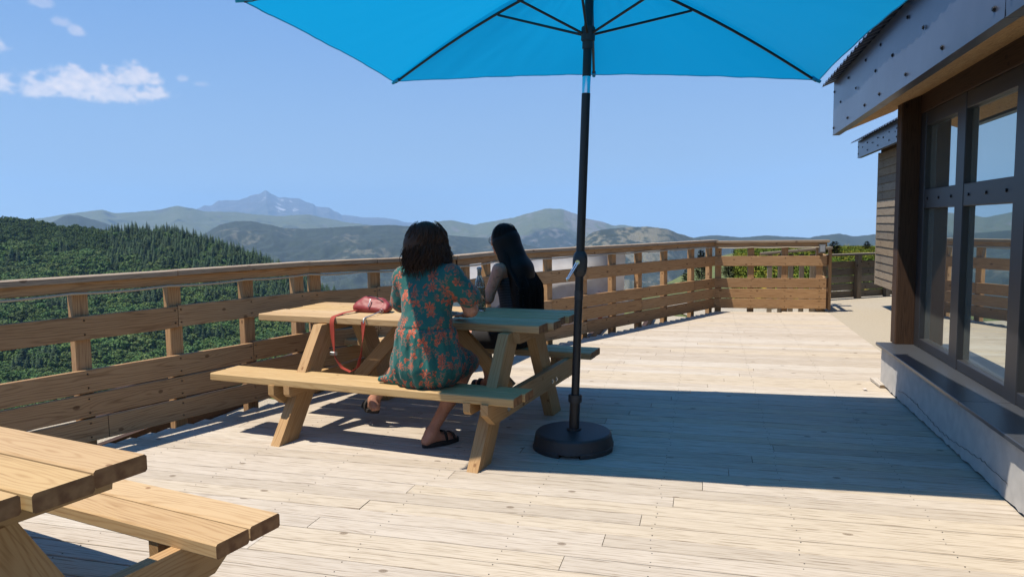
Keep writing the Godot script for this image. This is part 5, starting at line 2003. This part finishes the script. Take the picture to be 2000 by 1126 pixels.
# broad crown of leaf clumps; about 1 high and 1 wide, standing on the origin
func broad_crown(seed: int, lobes: int, leaves: int, size: float) -> ArrayMesh:
	var g := RandomNumberGenerator.new()
	g.seed = seed
	var b := MB.new()
	for k in lobes:
		var an := g.randf() * TAU
		var rr := sqrt(g.randf()) * 0.34
		var c := Vector3(cos(an) * rr, g.randf_range(0.38, 0.80) - rr * 0.35, sin(an) * rr)
		var lr := g.randf_range(0.14, 0.24)
		var tone := g.randf_range(0.75, 1.2)
		for q in leaves:
			var d := Vector3(g.randfn(), g.randfn(), g.randfn()).normalized()
			if d.y < -0.55:
				d.y = -d.y
			var nn := (d + Vector3(g.randfn(), g.randfn(), g.randfn()) * 0.35).normalized()
			leaf_quad(b, c + d * lr * g.randf_range(0.72, 1.05) * Vector3(1, 0.85, 1), nn, size * g.randf_range(0.7, 1.3), g, tone * g.randf_range(0.85, 1.15))
	return b.put()

func spruce_crown(seed: int, layers: int) -> ArrayMesh:
	var g := RandomNumberGenerator.new()
	g.seed = seed
	var b := MB.new()
	for k in layers:
		var t := float(k) / (layers - 1)
		var y := 0.12 + 0.86 * t
		var rad := 0.20 * pow(1.0 - t, 0.8) + 0.012
		var n := int(lerpf(13.0, 5.0, t))
		for q in n:
			var an := TAU * (q + g.randf()) / n
			var out := Vector3(cos(an), 0, sin(an))
			var l := rad * g.randf_range(0.75, 1.15)
			var tip := Vector3(0, y - l * 0.45, 0) + out * l
			var side := out.cross(Vector3.UP) * l * 0.42
			var tone := g.randf_range(0.7, 1.25)
			b.col = Color(tone, tone, tone)
			var top := Vector3(0, y + 0.015, 0) + out * l * 0.1
			var mid := top.lerp(tip, 0.55)
			var nn := (out * 0.6 + Vector3.UP).normalized()
			var i0 := b.vert(top, nn, Vector2.ZERO)
			var i1 := b.vert(mid + side - Vector3(0, 0.02, 0), (nn + side.normalized() * 0.6).normalized(), Vector2.ZERO)
			var i2 := b.vert(tip, nn, Vector2.ZERO)
			var i3 := b.vert(mid - side - Vector3(0, 0.02, 0), (nn - side.normalized() * 0.6).normalized(), Vector2.ZERO)
			b.ix.append_array(PackedInt32Array([i0, i2, i1, i0, i3, i2]))
	return b.put()

func trunk_mesh(h: float, r: float) -> ArrayMesh:
	var b := MB.new()
	b.tube(PackedVector3Array([Vector3.ZERO, Vector3(0.01, h * 0.5, 0), Vector3(0, h, 0)]), PackedFloat32Array([r, r * 0.7, r * 0.3]), 7)
	return b.put()

# small pine: trunk, whorled limbs ending in tufts of needles; unit height
func pine(seed: int) -> Array:
	var g := RandomNumberGenerator.new()
	g.seed = seed
	var tr := MB.new()
	var nd := MB.new()
	var lean := Vector3(g.randf_range(-0.05, 0.05), 0, g.randf_range(-0.05, 0.05))
	tr.tube(PackedVector3Array([Vector3.ZERO, Vector3(0, 0.5, 0) + lean * 0.5, Vector3(0, 0.96, 0) + lean]), PackedFloat32Array([0.028, 0.018, 0.006]), 8)
	for k in 13:
		var t := 0.10 + 0.86 * k / 12.0
		var rad := 0.42 * pow(1.0 - t, 0.65) + 0.05
		var n := 7 if k < 9 else 4
		for q in n:
			var an := TAU * (q + g.randf() * 0.8) / n + k * 0.7
			var out := Vector3(cos(an), 0, sin(an))
			var p0 := Vector3(0, t - 0.03, 0) + lean * t
			var l := rad * g.randf_range(0.6, 1.1)
			var p1 := p0 + out * l + Vector3(0, l * g.randf_range(0.15, 0.5), 0)
			tr.tube(PackedVector3Array([p0, p0.lerp(p1, 0.5) - Vector3(0, 0.01, 0), p1]), PackedFloat32Array([0.008, 0.006, 0.003]), 5, false)
			for s: float in [0.45, 0.7, 0.95]:
				var c := p0.lerp(p1, s)
				var tone := g.randf_range(0.7, 1.3)
				for i in 22:
					var d := ((p1 - p0).normalized() * 0.6 + Vector3(g.randfn(), g.randfn() + 0.35, g.randfn())).normalized()
					var wv := d.cross(Vector3(g.randfn(), g.randfn(), g.randfn())).normalized() * 0.006
					var e := c + d * g.randf_range(0.045, 0.085)
					var nn := wv.cross(d).normalized()
					nd.col = Color(tone * 0.95, tone, tone * g.randf_range(0.8, 1.0))
					var i0 := nd.vert(c - wv, nn, Vector2.ZERO)
					var i1 := nd.vert(c + wv, nn, Vector2.ZERO)
					var i2 := nd.vert(e, nn, Vector2.ZERO)
					nd.ix.append_array(PackedInt32Array([i0, i1, i2]))
	return [tr.put(), nd.put()]

func multi(parent: Node, called: String, mesh: Mesh, m: Material, xfs: Array, cols: Array) -> MultiMeshInstance3D:
	var mm := MultiMesh.new()
	mm.transform_format = MultiMesh.TRANSFORM_3D
	mm.use_colors = true
	mm.mesh = mesh
	mm.instance_count = xfs.size()
	for k in xfs.size():
		mm.set_instance_transform(k, xfs[k])
		mm.set_instance_color(k, cols[k])
	var o := MultiMeshInstance3D.new()
	o.name = called
	o.multimesh = mm
	o.material_override = m
	parent.add_child(o, true)
	return o

const PINES := [[13.54, -30.00, 0.53, 1.33], [14.38, -33.00, 0.16, 0.71], [5.07, -19.00, 0.68, 0.57], [4.21, -17.00, 0.22, 0.49], [6.10, -20.00, -0.03, 0.57], [8.09, -24.00, 0.09, 0.86], [17.92, -36.00, 0.15, 0.93], [20.57, -40.00, 0.14, 1.15], [22.41, -42.00, 0.13, 1.20]]

func vegetation() -> void:
	var g := RandomNumberGenerator.new()
	g.seed = 3
	var broad := []
	for k in 4:
		broad.append(broad_crown(200 + k, 14, 40, 0.058))
	var spruce := []
	for k in 3:
		spruce.append(spruce_crown(300 + k, 20))
	var lists := []
	var cols := []
	for k in 7:
		lists.append([])
		cols.append([])
	var zone := fnoise(77, 0.012, 2)
	var tries := 0
	while tries < 12500:
		tries += 1
		var az := g.randf_range(-40.0, -3.0)
		var rc := hill_crest(az)
		var rr := sqrt(lerpf(335.0 * 335.0, pow(rc * 1.03, 2.0), g.randf()))
		var p := Vector3(rr * sin(deg_to_rad(az)), hill_y(az, rr), -rr * cos(deg_to_rad(az)))
		var t := (rr - 330.0) / (rc - 330.0)
		var zn := zone.get_noise_2d(p.x, p.z)
		var pine_zone := (az > -29.5 and az < -14.0 and t > 0.70 + zn * 0.2) or zn > 0.42 or (t < 0.12 and zn > 0.12)
		var dark_zone := az <= -29.5 and t > 0.86
		var turn := Basis(Vector3.UP, g.randf() * TAU)
		var c := Color.WHITE
		if dark_zone:
			var h := g.randf_range(9.0, 14.0)
			var w := h * g.randf_range(0.55, 0.75)
			c = Color(0.82, 0.84, 0.74) * g.randf_range(0.75, 1.05)
			lists[g.randi() % 4].append(Transform3D(turn.scaled(Vector3(w, h, w)), p))
			_col(cols, lists, c)
		elif pine_zone and g.randf() < 0.85:
			var h := g.randf_range(8.0, 18.0)
			var w := h * g.randf_range(0.85, 1.5)
			var i := 4 + g.randi() % 3
			c = Color(0.95, 1.0, 0.9) * g.randf_range(0.65, 1.15)
			lists[i].append(Transform3D(turn.scaled(Vector3(w, h, w)), p - Vector3(0, 0.5, 0)))
			_col(cols, lists, c)
		else:
			var h := g.randf_range(8.0, 13.5)
			var w := h * g.randf_range(0.9, 1.25)
			c = Color(g.randf_range(0.75, 1.15), 1.0, g.randf_range(0.75, 1.05)) * g.randf_range(0.7, 1.2)
			lists[g.randi() % 4].append(Transform3D(turn.scaled(Vector3(w, h, w)), p - Vector3(0, 0.8, 0)))
			_col(cols, lists, c)
	var wood := Node3D.new()
	wood.name = numbered("forest")
	add_child(wood)
	tag(wood, "dense green forest of broadleaf trees and conifers covering the hillside", "forest", "", "stuff")
	for k in 7:
		multi(wood, "broadleaf_trees" if k < 4 else "conifers", broad[k] if k < 4 else spruce[k - 4], M.leaf if k < 4 else M.needle, lists[k], cols[k])
	# spruces that stand out along the top of the hill
	var tm := trunk_mesh(1.0, 0.012)
	for k in 64:
		var az := lerpf(-29.3, -15.5, (k + g.randf() * 0.8) / 64.0)
		var rr := hill_crest(az) * g.randf_range(0.985, 1.01)
		var h := g.randf_range(7.5, 17.5)
		var s := thing("spruce_tree", "dark spruce tree on the skyline of the wooded hill", "tree", Transform3D(Basis(Vector3.UP, g.randf() * TAU), Vector3(rr * sin(deg_to_rad(az)), hill_y(az, rr) - 0.4, -rr * cos(deg_to_rad(az)))), "spruces along the crest of the wooded hill")
		part(s, "trunk", tm, M.bark, Transform3D(Basis().scaled(Vector3(h, h * 0.95, h)), Vector3.ZERO))
		part(s, "crown", spruce[k % 3], M.needle, Transform3D(Basis().scaled(Vector3(h * g.randf_range(0.8, 1.1), h, h)), Vector3.ZERO))
	# small pines round the meadow and below the railing: x, z, height of the top, width
	var shapes := [pine(41), pine(42), pine(43)]
	var no := 0
	for q: Array in PINES:
		var gy := ground_y(q[0], q[1])
		var h: float = maxf(q[2] - gy, 0.5)
		var w: float = clampf(q[3] / 0.95, h * 0.55, h * 1.3)
		var lab := "small dark green pine at the edge of the meadow beyond the railings"
		var s := thing("pine_tree", lab, "tree", Transform3D(Basis(Vector3.UP, no * 1.3), Vector3(q[0], gy - 0.03, q[1])), "small pines beyond the railings")
		part(s, "trunk", shapes[no % 3][0], M.bark, Transform3D(Basis().scaled(Vector3(w, h, w)), Vector3.ZERO))
		part(s, "crown", shapes[no % 3][1], M.needle, Transform3D(Basis().scaled(Vector3(w, h, w)), Vector3.ZERO))
		no += 1
	# meadow: grass tufts and yellow flowers
	var tuft := MB.new()
	for k in 9:
		var an := g.randf() * TAU
		var lean := Vector3(cos(an), 0, sin(an)) * g.randf_range(0.05, 0.3)
		var root := Vector3(g.randf_range(-0.12, 0.12), 0, g.randf_range(-0.12, 0.12))
		var side := Vector3(-sin(an), 0, cos(an)) * 0.012
		tuft.col = Color(1, 1, 1) * g.randf_range(0.75, 1.2)
		var tip := root + lean + Vector3(0, g.randf_range(0.7, 1.0), 0)
		var mid := root + lean * 0.3 + Vector3(0, 0.5, 0)
		var nn := lean.normalized() * 0.4 + Vector3.UP
		nn = nn.normalized()
		var i0 := tuft.vert(root - side, nn, Vector2.ZERO)
		var i1 := tuft.vert(root + side, nn, Vector2.ZERO)
		var i2 := tuft.vert(mid + side, nn, Vector2.ZERO)
		var i3 := tuft.vert(mid - side, nn, Vector2.ZERO)
		var i4 := tuft.vert(tip, nn, Vector2.ZERO)
		tuft.ix.append_array(PackedInt32Array([i0, i1, i2, i0, i2, i3, i3, i2, i4]))
	var fl := MB.new()
	for k in 5:
		var a0 := TAU * k / 5.0
		fl.tri(Vector3(0, 1.0, 0), Vector3(cos(a0) * 0.05, 1.02, sin(a0) * 0.05), Vector3(cos(a0 + 1.1) * 0.05, 1.02, sin(a0 + 1.1) * 0.05), Vector3(0, 0, 0))
	fl.tube(PackedVector3Array([Vector3.ZERO, Vector3(0, 1, 0)]), PackedFloat32Array([0.004, 0.004]), 3, false)
	var gx := []
	var gc := []
	var fx := []
	var fc := []
	var patch := fnoise(88, 0.25, 2)
	for k in 60000:
		var x := g.randf_range(2.5, 26.0)
		var z := -g.randf_range(12.6, 44.0)
		if x > 0.62 * -z or x < 0.315 * -z:
			continue
		if z > -13.9 and x > 4.9:
			continue
		var y := ground_y(x, z)
		var h := g.randf_range(0.09, 0.22) * (0.8 + 0.5 * patch.get_noise_2d(x, z))
		gx.append(Transform3D(Basis(Vector3.UP, g.randf() * TAU).scaled(Vector3(1, h, 1)), Vector3(x, y, z)))
		var dry := clampf(0.4 + patch.get_noise_2d(x * 0.5, z * 0.5 + 9.0), 0.0, 1.0)
		gc.append(Color(lerpf(0.8, 1.35, dry), lerpf(0.95, 1.15, dry), 0.8) * g.randf_range(0.8, 1.15))
		if g.randf() < 0.05 and patch.get_noise_2d(x, z + 40.0) > -0.05:
			fx.append(Transform3D(Basis(Vector3.UP, g.randf() * TAU).scaled(Vector3(1, h * 1.1, 1)), Vector3(x, y, z)))
			fc.append(Color.WHITE)
	var slope := 0
	while slope < 0:
		slope += 1
		var d := g.randf_range(2.2, 26.0)
		var az := g.randf_range(-44.0, 14.0)
		var rr := 5.0 + d
		var x := rr * sin(deg_to_rad(az))
		var z := -rr * cos(deg_to_rad(az))
		if outside(x, z) < 2.15:
			continue
		var h := g.randf_range(0.12, 0.32)
		gx.append(Transform3D(Basis(Vector3.UP, g.randf() * TAU).scaled(Vector3(1.3, h, 1.3)), Vector3(x, ground_y(x, z), z)))
		gc.append(Color(1.0, 1.05, 0.75) * g.randf_range(0.8, 1.15))
	var gr := multi(self, "grass", tuft.put(), M.blade, gx, gc)
	tag(gr, "tall meadow grass beyond the fences", "grass", "", "stuff")
	var ff := multi(self, "wildflowers", fl.put(), M.flower, fx, fc)
	tag(ff, "yellow wildflowers scattered through the meadow grass", "flowers", "", "stuff")

func _col(cols: Array, lists: Array, c: Color) -> void:
	for k in lists.size():
		if lists[k].size() > cols[k].size():
			cols[k].append(c)
